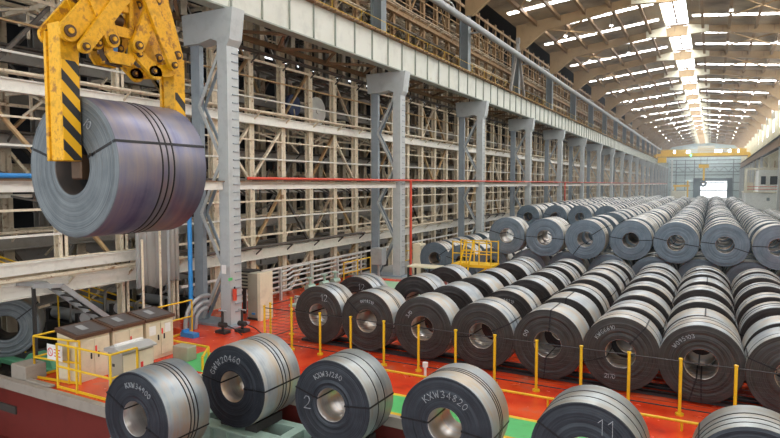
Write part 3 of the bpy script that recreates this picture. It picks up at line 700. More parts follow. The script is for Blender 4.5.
rear_rails = [(1.0, .3, .15, 'lgrey'), (3.1, .45, .18, 'lgrey'), (4.6, .12, .08, 'white'), (6.4, .35, .15, 'lgrey'), (9.2, .4, .15, 'lgrey'), (10.6, .42, .2, 'lgrey'), (7.6, .1, .08, 'cream'), (13.4, .35, .15, 'creamrust'), (16.4, .3, .15, 'creamrust')]
rz = [(-.6, 3.0), (3.2, 6.3), (6.5, 9.1), (9.4, 13.3), (13.5, 16.3), (16.5, 19)]
lr = [lattice(YC[0], -20.6, 5, rear_rails, rb(rz, 5, ['dbrace', 'lgrey', 'tanbrace', 'cream', 'dbrace']), -.7, 19, 'creamdark', None, 'second line of lattice bays behind the left columns', .7, seed=s, name='rear_lattice_frame', pw=.34, trans=(3.2, 6.5, 9.3, 13.5, 16.4)) for s in (3, 4)]
third_rails = [(2.2, .5, .2, 'lgrey'), (5.6, .3, .2, 'cream'), (8.3, .5, .2, 'lgrey'), (11.5, .5, .2, 'cream'), (15, .4, .2, 'creamrust')]
lt = [lattice(YC[0], -24.2, 5, third_rails, rb([(-.6, 2.0), (2.4, 5.4), (5.8, 8.1), (8.5, 11.3), (11.8, 14.8)], 5, ['dbrace', 'dbrace', 'cream', 'lgrey']), -.7, 19, 'lgrey', None, 'third line of lattice bays deep in the left aisle', 1.5, seed=9, name='deep_lattice_frame', pw=.4)]
up_rails = [(13.1, .07, .05, 'tanbrace'), (13.9, .08, .06, 'creamrust'), (14.7, .06, .05, 'creamrust'), (15.5, .26, .14, 'creamrust'), (16.3, .06, .05, 'creamrust'), (17.1, .08, .05, 'tanbrace'), (17.9, .06, .05, 'creamrust'), (18.7, .2, .1, 'creamrust')]
lu = [lattice(YC[0], -17.4, 6, up_rails, rb([(12.6, 15.3), (15.7, 18.6)], 6, ['tanbrace', 'creamrust', 'dbrace']), 12.5, 19.1, 'creamrust', None, 'rusty framing bays above the crane girder', 1.9, seed=s, name='upper_lattice_frame', trans=(14.3, 15.6, 17.3)) for s in (5, 6)]
index_children()
def spread(protos, X, z0, what, n0=0, n1=len(YC) - 1):
    for k in range(n0, n1):
        p = protos[(k - n0) % len(protos)]
        c = p if k - n0 < len(protos) else copy_tree(p)
        c.location = (X, YC[k], z0)
        c['label'] = (f'{what}, left of the nearest column' if k == 0 else f'{what}, {"first" if k == 1 else ORD[k-1]} bay beyond the nearest column' if k < 11 else f'{what}, distant bays near the end wall')
spread(lf, -17.5, -.7, 'cream weathered lattice frame behind columns', 1)
spread(lr, -20.6, -.7, 'second line of lattice framing behind')
spread(lt, -24.2, -.7, 'deep dark lattice framing at the back')
spread(lu, -17.4, 12.5, 'rusty brown framing above the crane girder', 0)
# outer cladding of the aisle beyond, with open daylight bands
for n_, (z0, z1) in enumerate([(-.8, 6.9), (7.15, 14.2), (14.4, 20)]):
    struct('wall_left', MB().box(-29.2, -29, -8, 250, z0, z1), 'cladding')
struct('wall_left_roof', MB().box(-29.2, -16.4, -8, 250, 19.95, 20.1), 'cladding')
# handrail on the girder walkway
t = thing('girder_handrail', 'thin yellow handrail along the walkway on top of the crane girder', 'railing', (-15.35, 2, 12.5))
for z in (13.0, 13.5): MB().tube([(-15.35, 2, z), (-15.35, 243, z)], .014, 6).build('rail', 'yellow', t)
for k in range(90): MB().tube([(-15.35, 2.3 + k * 2.55, 12.5), (-15.35, 2.3 + k * 2.55, 13.5)], .013, 5).build('post', 'yellow', t)
# upper columns carrying the roof
def upcol(X, y, lab, grp, mat, z0=12.5, z1=17.12):
    t = thing('roof_column', lab, 'column', (X, y, z0), grp)
    MB().box(X - .3, X + .3, y - .04, y + .04, z0, z1).build('web', mat, t)
    MB().box(X - .34, X - .28, y - .28, y + .28, z0, z1).build('flange', mat, t); MB().box(X + .28, X + .34, y - .28, y + .28, z0, z1).build('flange', mat, t)
    return t
u0 = upcol(-16.1, YC[1], 'dark grey roof column above the nearest laced column', 'dark roof columns above the crane girder', 'roofcol'); index_children()
for k in range(2, len(YC)):
    c = copy_tree(u0); c.location = (-16.1, YC[k], 12.5)
    c['label'] = f'dark grey roof column standing above the {ORD[k-1]} laced column from camera' if k < 13 else 'distant dark roof column near the end wall'

# ------------------------------------------------------------------ roof
XL, XR, XM, ZE, ZR = -16.4, 9.6, -3.5, 19.35, 20.75
def zroof(x): return ZR - (ZR - ZE) * (XM - x) / (XM - XL) if x < XM else ZR - (ZR - ZE) * (x - XM) / (XR - XM)
rf = MB()
for (a_, b_) in ((XL, XM - 1.05), (XM + 1.05, XR)):
    rf.prism_y([(a_, zroof(a_) + .15), (b_, zroof(b_) + .15), (b_, zroof(b_) + .22), (a_, zroof(a_) + .22)], -8, 246)
struct('ceiling', rf, 'roof')
struct('ceiling_lantern', MB().box(XM - 1.1, XM - 1.03, -8, 246, zroof(XM - 1) + .25, 21.5).box(XM + 1.03, XM + 1.1, -8, 246, zroof(XM + 1) + .25, 21.5), 'creamwall')
# ridge skylights and cross strips, rafters
nroof = len(YC)
def ridge_light(y):
    o = thing('ridge_skylight', 'bright double glazed ridge skylight between two rafters', 'skylight', (XM, y + 1, 21.2), 'ridge skylights along the roof')
    for s in (-1, 1):
        MB().box(XM + s * .53 - .46, XM + s * .53 + .46, y + .8, y + BAY - .8, 21.0, 21.04).build('pane', 'skylight', o)
    mb = MB().box(XM - .07, XM + .07, y + .6, y + BAY - .6, 20.92, 21.1)
    for k in range(5): mb.box(XM - 1.0, XM + 1.0, y + .8 + k * (BAY - 1.6) / 4 - .04, y + .8 + k * (BAY - 1.6) / 4 + .04, 20.95, 21.1)
    mb.build('glazing_bar', 'purlin', o)
    return o
rl = ridge_light(YC[0])
def strip(y, x0, x1, side):
    o = thing('roof_light_strip', None, 'skylight', ((x0 + x1) / 2, y, zroof((x0 + x1) / 2)))
    n = 5; w = (x1 - x0) / n
    for k in range(n):
        a_, b_ = x0 + k * w + .05, x0 + (k + 1) * w - .05
        MB().prism_y([(a_, zroof(a_) + .10), (b_, zroof(b_) + .10), (b_, zroof(b_) + .14), (a_, zroof(a_) + .14)], y, y + .6).build('sheet', 'skylight', o)
    return o
def rafter(y):
    o = thing('rafter', 'tan plate rafter spanning the roof', 'rafter', (XM, y, ZR), 'tan roof rafters')
    d = .55
    pts = [(XL + .3, ZE - 2.2), (XL + .9, ZE - 2.2), (XL + 3.0, zroof(XL + 3) - .95)] + [(XM - 2.6, zroof(XM - 2.6) - d), (XM, ZR - 1.0), (XM + 2.6, zroof(XM + 2.6) - d)] + [(XR - 3, zroof(XR - 3) - .8), (XR - .9, ZE - 2.2), (XR - .3, ZE - 2.2), (XR - .3, zroof(XR - .3)), (XM + 1, ZR - .1), (XM - 1, ZR - .1), (XL + .3, zroof(XL + .3))]
    # split into convex strips
    mb = MB(); lo = pts[:9]; 
    def top(x): return zroof(x) + .05
    for a_, b_ in zip(lo, lo[1:]):
        if b_[0] - a_[0] < .01: continue
        mb.prism_y([(a_[0], a_[1]), (b_[0], b_[1]), (b_[0], top(b_[0])), (a_[0], top(a_[0]))], y - .03, y + .03)
    mb.build('web', 'rafter', o)
    fb = MB()
    for a_, b_ in zip(lo, lo[1:]): fb.bar((a_[0], y, a_[1]), (b_[0], y, b_[1]), .34, .05, up=(0, 0, 1) )
    fb.build('bottom_flange', 'rafter', o)
    for x in [XL + 2.2 + k * 2.1 for k in range(11)]:
        MB().box(x - .03, x + .03, y - .16, y + .16, zroof(x) - d + .03, zroof(x)).build('web_plate', 'purlin', o)
    for s in (-1, 1):
        MB().prism_y([(XM + s * 1.0, ZR), (XM + s * 2.8, zroof(XM + 2.8 * s)), (XM + s * 2.8, zroof(XM + 2.8 * s) - .6), (XM + s * .9, ZR - 1.0)][::s], y - .5, y - .44).build('gusset_panel', 'creamwall', o)
    return o
r0_ = rafter(YC[0]); 
S = {}
S['L1'] = strip(YC[0] + 2.2, XL + .6, XM - 1.4, 'left'); S['R1'] = strip(YC[0] + 2.2, XM + 1.4, XR - .6, 'right')
index_children()
NR = len(YC)
def rlab(k, a_, far): return f'{a_}, {ORD[k] if k else "first"} bay of the roof from the camera' if k < 14 else far
for k in range(NR):
    c = r0_ if k == 0 else copy_tree(r0_); c.location = (XM, YC[k], ZR); c['label'] = f'tan plate rafter across the roof, {ORD[k] if k else "first"} from the camera' if k < 14 else 'distant tan rafter near the end wall'
    if k == NR - 1: break
    c = rl if k == 0 else copy_tree(rl); c.location = (XM, YC[k] + 1, 21.2); c['label'] = rlab(k, 'bright ridge skylight', 'distant bright ridge skylight near the end wall')
    for side in ('L1', 'R1'):
        for j, dy in enumerate((3.0, 8.8)):
            p = S[side]; c = p if (k == 0 and j == 0) else copy_tree(p)
            xm = p.location.x; c.location = (xm, YC[k] + dy, p.location.z)
            sd = 'left' if side == 'L1' else 'right'
            c['group'] = f'roof light strips on the {sd} slope'
            c['label'] = rlab(k, f'{["nearer","farther"][j]} white light strip on {sd} roof slope', f'distant white light strip on the {sd} roof slope')
for n_, x in enumerate([XL + 2.1, XL + 4.2, XL + 6.3, XL + 8.4, XL + 10.5, XM + 2.3, XM + 4.5, XM + 6.7, XM + 8.9, XM + 11.1]):
    tag(MB().box(x - .06, x + .06, -6, 245, zroof(x) - .32, zroof(x) + .02).box(x - .12, x + .12, -6, 245, zroof(x) - .36, zroof(x) - .32).build('purlin', 'purlin'), f'long brown purlin running down the roof, {"left slope" if x < XM else "right slope"}', 'purlin', 'left slope purlins' if x < XM else 'right slope purlins')
# wind bracing: one cross per bay on each slope
for sd, (a_, b_) in {'left': (XL + 2.1, XL + 6.3), 'right': (XM + 4.5, XM + 8.9)}.items():
    w0 = None
    for k in range(2, 14):
        y = YC[k] + .5
        if w0 is None:
            w0 = thing('wind_brace', None, 'bracing', (a_, y, zroof(a_) - .5), f'diagonal braces under the {sd} roof slope')
            MB().bar((a_, y, zroof(a_) - .5), (b_, y + 6.4, zroof(b_) - .5), .1, .1).build('diagonal', 'tanbrace', w0)
            MB().bar((b_, y, zroof(b_) - .5), (a_, y + 6.4, zroof(a_) - .5), .1, .1).build('diagonal', 'tanbrace', w0)
            index_children(); c = w0
        else: c = copy_tree(w0); c.location = (a_, y, zroof(a_) - .5)
        c['label'] = f'tan X brace under the {sd} roof slope, {ORD[k]} bay from the camera'
# high bay lamps
l0 = None
for k in range(2, 17):
    for j, x in enumerate((-12.6, -8.5, 1.0, 5.2)):
        z = zroof(x) - .75; y = YC[k] + 4.2
        if l0 is None:
            l0 = thing('high_bay_lamp', None, 'lamp', (x, y, z), 'round lamps hanging under the roof')
            MB().tube([(x, y, z), (x, y, z + .75)], .02, 6).build('rod', 'dark', l0)
            MB().tube([(x, y, z - .02), (x, y, z + .12)], .18, 14).build('shade', 'rail', l0)
            MB().tube([(x, y, z - .06), (x, y, z - .02)], .12, 14).build('bulb', 'lamp', l0)
            index_children(); c = l0
        else: c = copy_tree(l0); c.location = (x, y, z)
        c['label'] = f'lit round lamp under the roof, {["outer left","inner left","inner right","outer right"][j]} line, ' + (f'{ORD[k-2]} one' if k < 12 else 'distant end')

# ------------------------------------------------------------------ right side
rc = None
for k in range(5, len(YC)):
    y = YC[k]
    if rc is None: rc = upcol(9.2, y, None, 'cream roof columns along the right side', 'creamwall', 12.1, 17.12); index_children(); c = rc
    else: c = copy_tree(rc); c.location = (9.2, y, 12.1)
    c['label'] = f'cream roof column above the right girder, {ORD[k-5]} visible' if k < 17 else 'distant cream roof column on the right'
for k in [11, 4, 5, 6, 7, 8] + list(range(12, len(YC))):
    y = YC[k]
    if k == 11:
        c = rlow = thing('crane_column', None, 'column', (8.8, y, 0), 'crane columns along the right side')
        MB().box(8.55, 8.95, y - .25, y + .25, 0, 10.5).build('front_leg', 'column', rlow); MB().box(9.9, 10.3, y - .25, y + .25, 0, 10.5).build('rear_leg', 'creamwall', rlow)
        for q in range(7): MB().bar((8.95 if q % 2 else 9.9, y, .4 + q * 1.4), (9.9 if q % 2 else 8.95, y, 1.8 + q * 1.4), .08, .12, up=(0, 1, 0)).build('lacing_bar', 'column', rlow)
        index_children()
    else: c = copy_tree(rlow); c.location = (8.8, y, 0)
    c['label'] = f'grey crane column below the right girder, {ORD[k-4]} along the right side' if k < 17 else 'distant crane column on the right'
for k in range(4, len(YC) - 1):
    y = YC[k]
    if k == 4:
        c = rg0 = thing('crane_girder', None, 'girder', (8.8, y, 10.5), 'crane girders along the right side')
        MB().box(8.7, 8.8, y, y + BAY, 10.5, 12.05).build('web', 'rustbrown', rg0); MB().box(8.4, 9.1, y, y + BAY, 10.45, 10.52).build('bottom_flange', 'dark', rg0); MB().box(8.4, 10.0, y, y + BAY, 12.05, 12.12).build('top_flange', 'dark', rg0)
        index_children()
    else: c = copy_tree(rg0); c.location = (8.8, y, 10.5)
    c['label'] = f'dark brown plate girder along the right side, {ORD[k-4]} span' if k < 17 else 'distant dark girder span on the right'
wr = MB().box(13.0, 13.1, -8, 250, 0, 12.6).box(10.3, 13.1, -8, 250, 12.5, 12.6).box(10.3, 10.4, -8, 250, 12.6, 15.2).box(10.3, 10.4, -8, 250, 17.6, 19.4)
struct('wall_right', wr, 'creamwall')
struct('window_1', MB().box(10.32, 10.36, -8, 250, 15.2, 17.6), 'sidewin')
for k in range(5, len(YC) - 1):
    o = tag(MB().box(10.5, 10.62, YC[k] + 5.5, YC[k] + 6.2, 0, 9.5).build('pier', 'creamrust'), 'pinkish brown pier of the far right wall' , 'pier', 'pinkish piers on the far right wall')

# control cabin on the right
t = thing('control_cabin', 'white two storey control cabin with red brown railing at right', 'cabin', (8.6, 133, 0))
MB().box(5.7, 12.9, 133, 145, 0, 3.3).build('base_wall', 'cabwhite', t)
MB().box(5.5, 12.9, 132.8, 145, 3.3, 3.5).build('deck', 'cabcream', t)
MB().box(5.5, 5.95, 132.9, 133.3, 3.5, 7.7).build('post', 'cabcream', t)
MB().box(5.5, 12.9, 132.9, 133.3, 7.7, 8.1).build('top_beam', 'cabcream', t)
u = MB().box(7.9, 12.9, 135, 144, 3.5, 7.7).build('upper_room', 'cabwhite', t)
MB().box(8.3, 9.1, 134.94, 135, 4.9, 6.5).build('window', 'glass', u); MB().box(9.8, 11.4, 134.94, 135, 4.9, 6.5).build('window', 'glass', u)
MB().box(9.2, 9.7, 132.95, 133, 1.8, 2.4).build('vent', 'ewdark', t)
rb_ = MB()
for z in (4.0, 4.5): rb_.tube([(6, 133.0, z), (12.9, 133.0, z)], .06, 6)
rb_.build('railing', 'redpipe', t)
MB().box(6.0, 7.0, 133.3, 134.3, 3.5, 5.3).build('tank', 'cabcream', t)

# ------------------------------------------------------------------ end wall, door, truss
YE = 246
ew = MB().box(-30, -3.7, YE, YE + .2, 0, 21.5).box(4.8, 13.2, YE, YE + .2, 0, 21.5).box(-3.7, 4.8, YE, YE + .2, 6.1, 21.5)
struct('wall_end', ew, 'ewall')
gb = MB()
for z in (2.5, 5.5, 8.2, 12.2, 13.6): gb.box(-14, 10, YE - .2, YE, z, z + .25)
for x in (-12, -9, -6, 6.5, 9): gb.box(x, x + .25, YE - .25, YE, 0, 14)
struct('trim_3', gb, 'ewdark')
struct('door_1', MB().box(-6.1, -3.7, YE - .3, YE - .1, 0, 7.2).box(4.8, 6.4, YE - .3, YE - .1, 0, 7.2).box(-6.1, 6.4, YE - .3, YE - .1, 6.1, 7.2), 'ewdark')
t = thing('wall_truss', 'grey lattice truss spanning the end wall above the door', 'truss', (-14, YE - .8, 9.4))
for z in (9.4, 11.2): MB().box(-14, 9.5, YE - .8, YE - .6, z - .12, z + .12).build('chord', 'ewdark', t)
for k in range(16): MB().bar((-14 + k * 1.47, YE - .7, 9.4 if k % 2 else 11.2), (-14 + (k + 1) * 1.47, YE - .7, 11.2 if k % 2 else 9.4), .14, .14, up=(0, 1, 0)).build('diagonal', 'ewdark', t)
tag(MB().box(-13.6, -13.0, YE - 1.5, YE - .9, 0, 14).build('corner_post', 'cabwhite'), 'white post at the left corner of the end wall', 'post')
struct('window_2', MB().box(-13.5, -7.5, YE - .1, YE - .02, 16.0, 17.4).box(-3.0, 9.3, YE - .1, YE - .02, 16.0, 17.4), 'skylight')

# far travelling crane
YK = 192
t = thing('bridge_crane', 'yellow overhead travelling crane spanning the hall in the distance', 'crane', (-3, YK, 12.6))
MB().box(-14.9, 8.9, YK, YK + .8, 12.9, 13.9).build('bridge_girder', 'yellow', t)
MB().box(-14.9, 8.9, YK - .1, YK, 12.7, 13.0).build('bottom_flange', 'rustbrown', t)
MB().box(-15.2, -14.5, YK - 2, YK + 4, 12.66, 13.6).build('end_carriage', 'yellow', t); MB().box(8.5, 9.1, YK - 2, YK + 4, 12.2, 13.6).build('end_carriage', 'yellow', t)
MB().box(-14.2, -11.9, YK - 1.6, YK, 11.2, 12.8).build('operator_cab', 'yellow', t)
MB().box(-3.9, .4, YK, YK + 1.5, 13.9, 15.9).build('trolley', 'cabcream', t)
for (a_, b_, m_) in ((-13.5, -10.2, 'yellow'), (-9.6, -6.8, 'yellow'), (2.2, 3.8, 'cabwhite'), (4.4, 6.0, 'yellow'), (6.4, 8.2, 'yellow')): MB().box(a_, b_, YK, YK + .8, 13.9, 14.9).build('machinery', m_, t)
mb = MB()
for z in (14.5, 15.0): mb.tube([(-14.5, YK - .1, z), (8.6, YK - .1, z)], .05, 5)
mb.build('handrail', 'yellow', t)
MB().tube([(-5.6, YK - .2, 13.0), (-5.6, YK - .12, 13.5)], .2, 10).build('signal_light', 'greenlamp', t)
t = thing('lifting_hook', 'yellow hook hanging from the distant crane holding a small coil', 'hook', (-2.4, YK, 5))
MB().box(-3.5, -.9, YK - .5, YK + .9, 9.6, 10.6).build('spreader', 'yellow', t); MB().box(-2.4, -1.9, YK, YK + .5, 5.6, 9.6).build('shank', 'yellow', t)
MB().box(-3.0, -1.3, YK, YK + .5, 5.2, 5.6).build('foot', 'yellow', t)
for x in (-3, -1.4): MB().tube([(x, YK + .4, 10.6), (x, YK + .4, 12.65)], .04, 5).build('rope', 'dark', t)
r = place(P_dist[0] if P_dist[0].name in [o.name for o in bpy.data.objects] else P_dist[1], -2.2, YK - 1.2, 5.1, 1.0, 'tiny distant steel coil hanging from the far yellow hook', None)
t = thing('transfer_crane', 'small yellow transfer beam low at the end wall on the left', 'machine', (-11, YE - 12, 4))
MB().box(-12.2, -7.0, YE - 12, YE - 11.2, 4.0, 4.7).build('beam', 'yellow', t); MB().box(-11.8, -11.3, YE - 12, YE - 11.2, 0, 4.0).build('leg', 'yellow', t); MB().box(-7.8, -7.3, YE - 12, YE - 11.2, 0, 6.2).build('leg', 'yellow', t)
tag(MB().box(-12.5, -8, YE - 16, YE - 13, 0, 2.6).build('site_office', 'cabcream', bevel=.05), 'cream box shaped office low at the left of the end wall', 'office')

# ------------------------------------------------------------------ tongs holding the big coil
t = thing('coil_tongs', 'large yellow crane tongs gripping the hanging coil', 'tongs', (-7.5, 5.8, 7.2))
XA, XB = -7.62, -7.37
def arm(y0, y1, z0, z1, zs):
    a_ = MB().box(XA, XB, y0, y1, z0, z1).build('arm', 'tong', t, .012)
    MB().box(XB, XB + .008, y0 + .015, y1 - .015, z0 + .01, zs).build('hazard_plate', 'hazard', a_)
    MB().box(XA - .05, XA, y0 - .03, y1 - .1, z0, z1 - .1).build('arm_plate', 'tong', a_, .008)
    return a_
arm(4.70, 4.97, 5.30, 7.08, 6.60)
arm(6.53, 6.75, 5.30, 6.95, 6.42)
MB().box(XA + .02, XB - .02, 4.95, 5.22, 5.06, 5.40).build('gripping_foot', 'tongdark', t, .02)
MB().box(XA + .02, XB - .02, 6.3, 6.55, 5.06, 5.40).build('gripping_foot', 'tongdark', t, .02)
KT = 7.25 / 7.6
def link(p, q, w, x, th=.06, mat='tong', nm='link', q_pin=True):
    """tapered link plate between two pins, in the tong plane"""
    (y0, z0), (y1, z1) = [(a_ * KT, 5 + (b_ - 5) * KT) for a_, b_ in (p, q)]; d = Vector((0, y1 - y0, z1 - z0)); L_ = d.length; d.normalize(); nn = Vector((0, -d.z, d.y))
    pts = []
    for k in range(9):
        a_ = PI / 2 + PI * k / 8; v = Vector((0, y0, z0)) + (d * math.cos(a_) + nn * math.sin(a_)) * w / 2; pts.append((v.y, v.z))
    for k in range(9):
        a_ = -PI / 2 + PI * k / 8; v = Vector((0, y1, z1)) + (d * math.cos(a_) + nn * math.sin(a_)) * w * .62; pts.append((v.y, v.z))
    o = MB().prism_x(pts, x, x + th).build(nm, mat, t)
    for (yy, zz) in ((y0, z0),) + (((y1, z1),) if q_pin else ()):
        MB().disc_x((x + th / 2, yy, zz), w * .30, th + .06, 18).build('pin', 'tongdark', o)
        MB().disc_x((x + th / 2, yy, zz), w * .14, th + .10, 10).build('pin_head', 'tong', o)
    return o
for x in (-7.30, -7.72):
    link((4.99, 7.04), (5.62, 7.78), .26, x); link((5.16, 6.86), (5.78, 7.70), .17, x + .08)
    link((5.62, 7.06), (5.38, 7.62), .22, x + .03); link((6.05, 7.06), (6.40, 7.80), .20, x + .03)
    link((6.66, 6.87), (6.18, 7.90), .17, x + .08); link((6.80, 7.06), (6.46, 7.98), .22, x)
    link((6.10, 6.95), (6.42, 6.72), .16, x - .03, q_pin=False); link((6.36, 6.74), (6.66, 6.80), .15, x - .03, q_pin=False)
    link((5.45, 6.98), (5.28, 7.30), .16, x - .06, q_pin=False)
# central frame
def fy(y): return y - .30
def fz(z): return z - .09
def fbox(x0, x1, y0, y1, z0, z1, nm, m_='tong', bev=.01): MB().box(x0, x1, fy(y0), fy(y1), fz(z0), fz(z1)).build(nm, m_, t, bev)
def fpr(pts, x0, x1, nm): MB().prism_x([(fy(a_), fz(b_)) for a_, b_ in pts], x0, x1).build(nm, 'tong', t)
for x in (-7.34, -7.68):
    fpr([(5.58, 7.28), (6.12, 7.28), (6.12, 7.14), (5.58, 7.14)], x, x + .05, 'frame_plate')
    fpr([(5.58, 7.14), (5.70, 7.14), (5.72, 6.92), (5.62, 6.86)], x, x + .05, 'frame_plate')
    fpr([(6.00, 7.14), (6.12, 7.14), (6.08, 6.86), (5.98, 6.92)], x, x + .05, 'frame_plate')
    fpr([(5.62, 6.86), (5.72, 6.92), (5.98, 6.92), (6.08, 6.86), (6.00, 6.76), (5.70, 6.76)], x, x + .05, 'frame_plate')
fbox(-7.66, -7.30, 5.74, 5.96, 6.78, 6.86, 'cross_member')
fbox(-7.42, -7.32, 5.64, 5.71, 7.28, 8.7, 'guide_post'); fbox(-7.42, -7.32, 6.02, 6.09, 7.28, 8.7, 'guide_post')
fbox(-7.40, -7.33, 5.71, 6.02, 7.50, 7.60, 'guide_tie')
MB().tube([(-7.5, fy(5.85), fz(6.9)), (-7.5, fy(5.85), fz(7.14))], .08, 14).build('cylinder', 'bluepipe', t)
MB().tube([(-7.5, fy(5.74), fz(7.40)), (-7.5, fy(5.98), fz(7.40))], .11, 14).build('sheave', 'tongdark', t)
for a_, b_ in (((-7.42, 5.3, 6.98), (-7.42, 5.42, 6.72)), ((-7.42, 5.42, 6.72), (-7.42, 5.62, 6.70))): MB().bar(a_, b_, .1, .1, up=(1, 0, 0)).build('lever', 'tongdark', t)
MB().prism_x([(5.3, 8.5), (6.5, 8.5), (6.4, 8.9), (5.4, 8.9)], -7.75, -7.25).build('head_frame', 'tong', t)
for (yy) in (5.5, 5.8, 6.0, 6.3): MB().tube([(-7.5, yy, 8.9), (-7.5, yy, 13.2)], .015, 6).build('rope', 'dark', t)
MB().bar((-7.5, 5.25, 7.6), (-7.5, 5.35, 8.6), .2, .2).build('hanger', 'tong', t); MB().bar((-7.5, 6.2, 7.75), (-7.5, 6.4, 8.6), .2, .2).build('hanger', 'tong', t)
t = thing('bridge_crane', 'yellow overhead crane above the frame carrying the tongs', 'crane', (-3, 5.9, 12.6))
MB().box(-14.9, 8.9, 5.0, 5.5, 13.2, 14.4).build('bridge_girder', 'yellow', t); MB().box(-14.9, 8.9, 6.4, 6.9, 13.2, 14.4).build('bridge_girder', 'yellow', t)
MB().box(-15.2, -14.5, 3.5, 8.5, 12.66, 13.6).build('end_carriage', 'yellow', t); MB().box(-8.5, -6.5, 5.0, 6.9, 13.18, 13.24).box(-8.5, -6.5, 4.9, 7.0, 14.4, 15.2).build('trolley', 'tong', t)

# ------------------------------------------------------------------ odds and ends on the left
# pipe guard rails along the edge of the red floor
t = thing('pipe_guard', 'rack of parallel pale pipes along the floor edge beyond the beige cabinet', 'pipe rack', (-16.2, 17, 0))
for z in (.35, .55, .8, 1.0, 1.2): MB().tube([(-16.3, 17.2, z), (-16.3, 20.5, z), (-16.4, 21.0, z + .08), (-16.6, 27.6, z + .08)], .05, 8).build('pipe', 'rail', t)
for k in range(5): MB().box(-16.2, -16.12, 17.6 + k * 2.2, 17.7 + k * 2.2, 0, 1.35).build('post', 'rail', t)
t = thing('floor_cabinet', 'tall beige cabinet standing on the red floor beside nearest column', 'cabinet', (-14.6, 16.7, 0))
MB().box(-14.95, -14.45, 16.45, 17.05, .08, 1.72).build('body', 'beige2', t, .01)
MB().box(-14.45, -14.30, 16.40, 17.1, 0, 1.76).build('front_panel', 'beige', t, .01)
MB().box(-14.97, -14.44, 16.43, 17.07, 0, .08).build('plinth', 'dark', t)
MB().box(-14.75, -14.60, 16.43, 16.45, .2, .27).build('blue_badge', 'bluepipe', t)
t = thing('louvre_box', 'brown grey louvred box beside the tall beige cabinet', 'box', (-15.8, 16.8, 0))
MB().box(-15.9, -15.2, 16.9, 17.5, 1.0, 1.7).build('body', 'dark', t)
for k in range(5): MB().box(-15.9, -15.2, 16.86, 16.9, 1.06 + k * .13, 1.12 + k * .13).build('louvre', 'beige2', t)
MB().box(-15.8, -15.7, 17.1, 17.2, 0, 1.0).build('leg', 'dark', t); MB().box(-15.4, -15.3, 17.1, 17.2, 0, 1.0).build('leg', 'dark', t)
# fire extinguisher, exit sign and notice on the nearest column
t = thing('fire_extinguisher', 'red fire extinguisher hung on the nearest column', 'fire extinguisher', (-14.5, 15.3, 1.0))
MB().tube([(-14.5, 15.3, .95), (-14.5, 15.3, 1.35)], .075, 12).build('cylinder', 'redpipe', t); MB().tube([(-14.5, 15.3, 1.35), (-14.5, 15.3, 1.43)], .03, 8).build('valve', 'black', t)
tag(MB().box(-14.575, -14.57, 15.08, 15.28, 1.65, 1.75).build('exit_sign', 'greenp'), 'small green sign on the nearest column above the extinguisher', 'sign')
tag(MB().box(-14.85, -14.65, 15.05, 15.06, 1.9, 2.2).build('notice_paper', 'paper'), 'white paper notice on the nearest column', 'notice')
for q, (x, y) in enumerate(((-14.3, 14.5), (-13.85, 14.95))):
    t = thing('valve_stand', ['dark valve stand at the foot of the nearest column, left one', 'dark valve stand at the foot of the nearest column, right one'][q], 'valve', (x, y, 0), 'valve stands by the nearest column')
    MB().box(x - .22, x + .22, y - .15, y + .15, 0, .1).build('base', 'dark', t, .01); MB().tube([(x, y, .1), (x, y, .75)], .045, 10).build('stem', 'dark', t)
    MB().tube([(x - .14, y, .28), (x + .14, y, .28)], .09, 12).build('valve_body', 'dark', t); MB().tube([(x - .16, y, .75), (x + .16, y, .75)], .03, 8).build('handle', 'pipe', t)
    MB().tube([(x + .18, y, .28), (x + .5, y + .1, .15), (x + .9, y - .05, .05)], .02, 6).build('hose', 'black', t)
# bent ducts
t = thing('bent_pipes', 'three nested grey bent pipes rising from the red floor left of the column', 'pipe', (-15.3, 14.7, 0))
for k, rr_ in enumerate((.85, .62, .40)):
    pts = [(-15.5 - k * .02, 14.0 + (.85 - rr_), 0)] + [(-15.5, 14.85 - rr_ * math.cos(a_), .25 + rr_ * math.sin(a_)) for a_ in [PI * .05 * q for q in range(0, 13)]]
    MB().tube(pts, .075, 10).build('pipe', 'pipe', t)
tag(MB().tube([(-15.6, 14.35, -.7), (-15.6, 14.35, 4.75)], .075, 10).build('water_pipe', 'bluepipe'), 'vertical blue pipe behind the hanging coil beside the column', 'pipe')
tag(MB().box(-15.2, -14.6, 13.5, 13.75, .0, .14).box(-15.15, -15.05, 13.5, 13.75, .14, .22).build('pipe_clamp', 'bluepipe'), 'small blue bracket on the red floor beside the bent pipes', 'bracket')
for k, (y, z0, z1, m_) in enumerate(((13.6, .3, 4.7, 'cream'), (13.95, .3, 4.7, 'pipe'), (12.9, .3, 3.2, 'cream'))):
    tag(MB().tube([(-16.2, y, -.7), (-16.2, y, z1)], .04, 8).build('riser_pipe', m_), f'thin vertical riser pipe left of the blue pipe, {["middle","right","left"][k]} one', 'pipe')
# plastic sheet
ps = MB(); nn_ = 30
for i in range(nn_ + 1):
    y = 12.85 + 1.75 * i / nn_; x = -16.45 + .06 * math.sin(i * 1.3) + .04 * math.sin(i * .55)
    for zz in (4.75, 3.2, 1.55 + .1 * math.sin(i * .3)): ps.v.append((x + (.05 * math.sin(i * 2.1) if zz < 4 else 0), y, zz))
for i in range(nn_):
    for j in range(2): ps.f.append([i * 3 + j, i * 3 + j + 1, i * 3 + j + 4, i * 3 + j + 3]); ps.mi.append(0); ps.sm.append(True)
o = tag(ps.build('plastic_sheet', 'plastic'), 'translucent grey plastic sheet hanging below the big coil', 'plastic sheet')
sm_ = o.modifiers.new('thick', 'SOLIDIFY'); sm_.thickness = .004
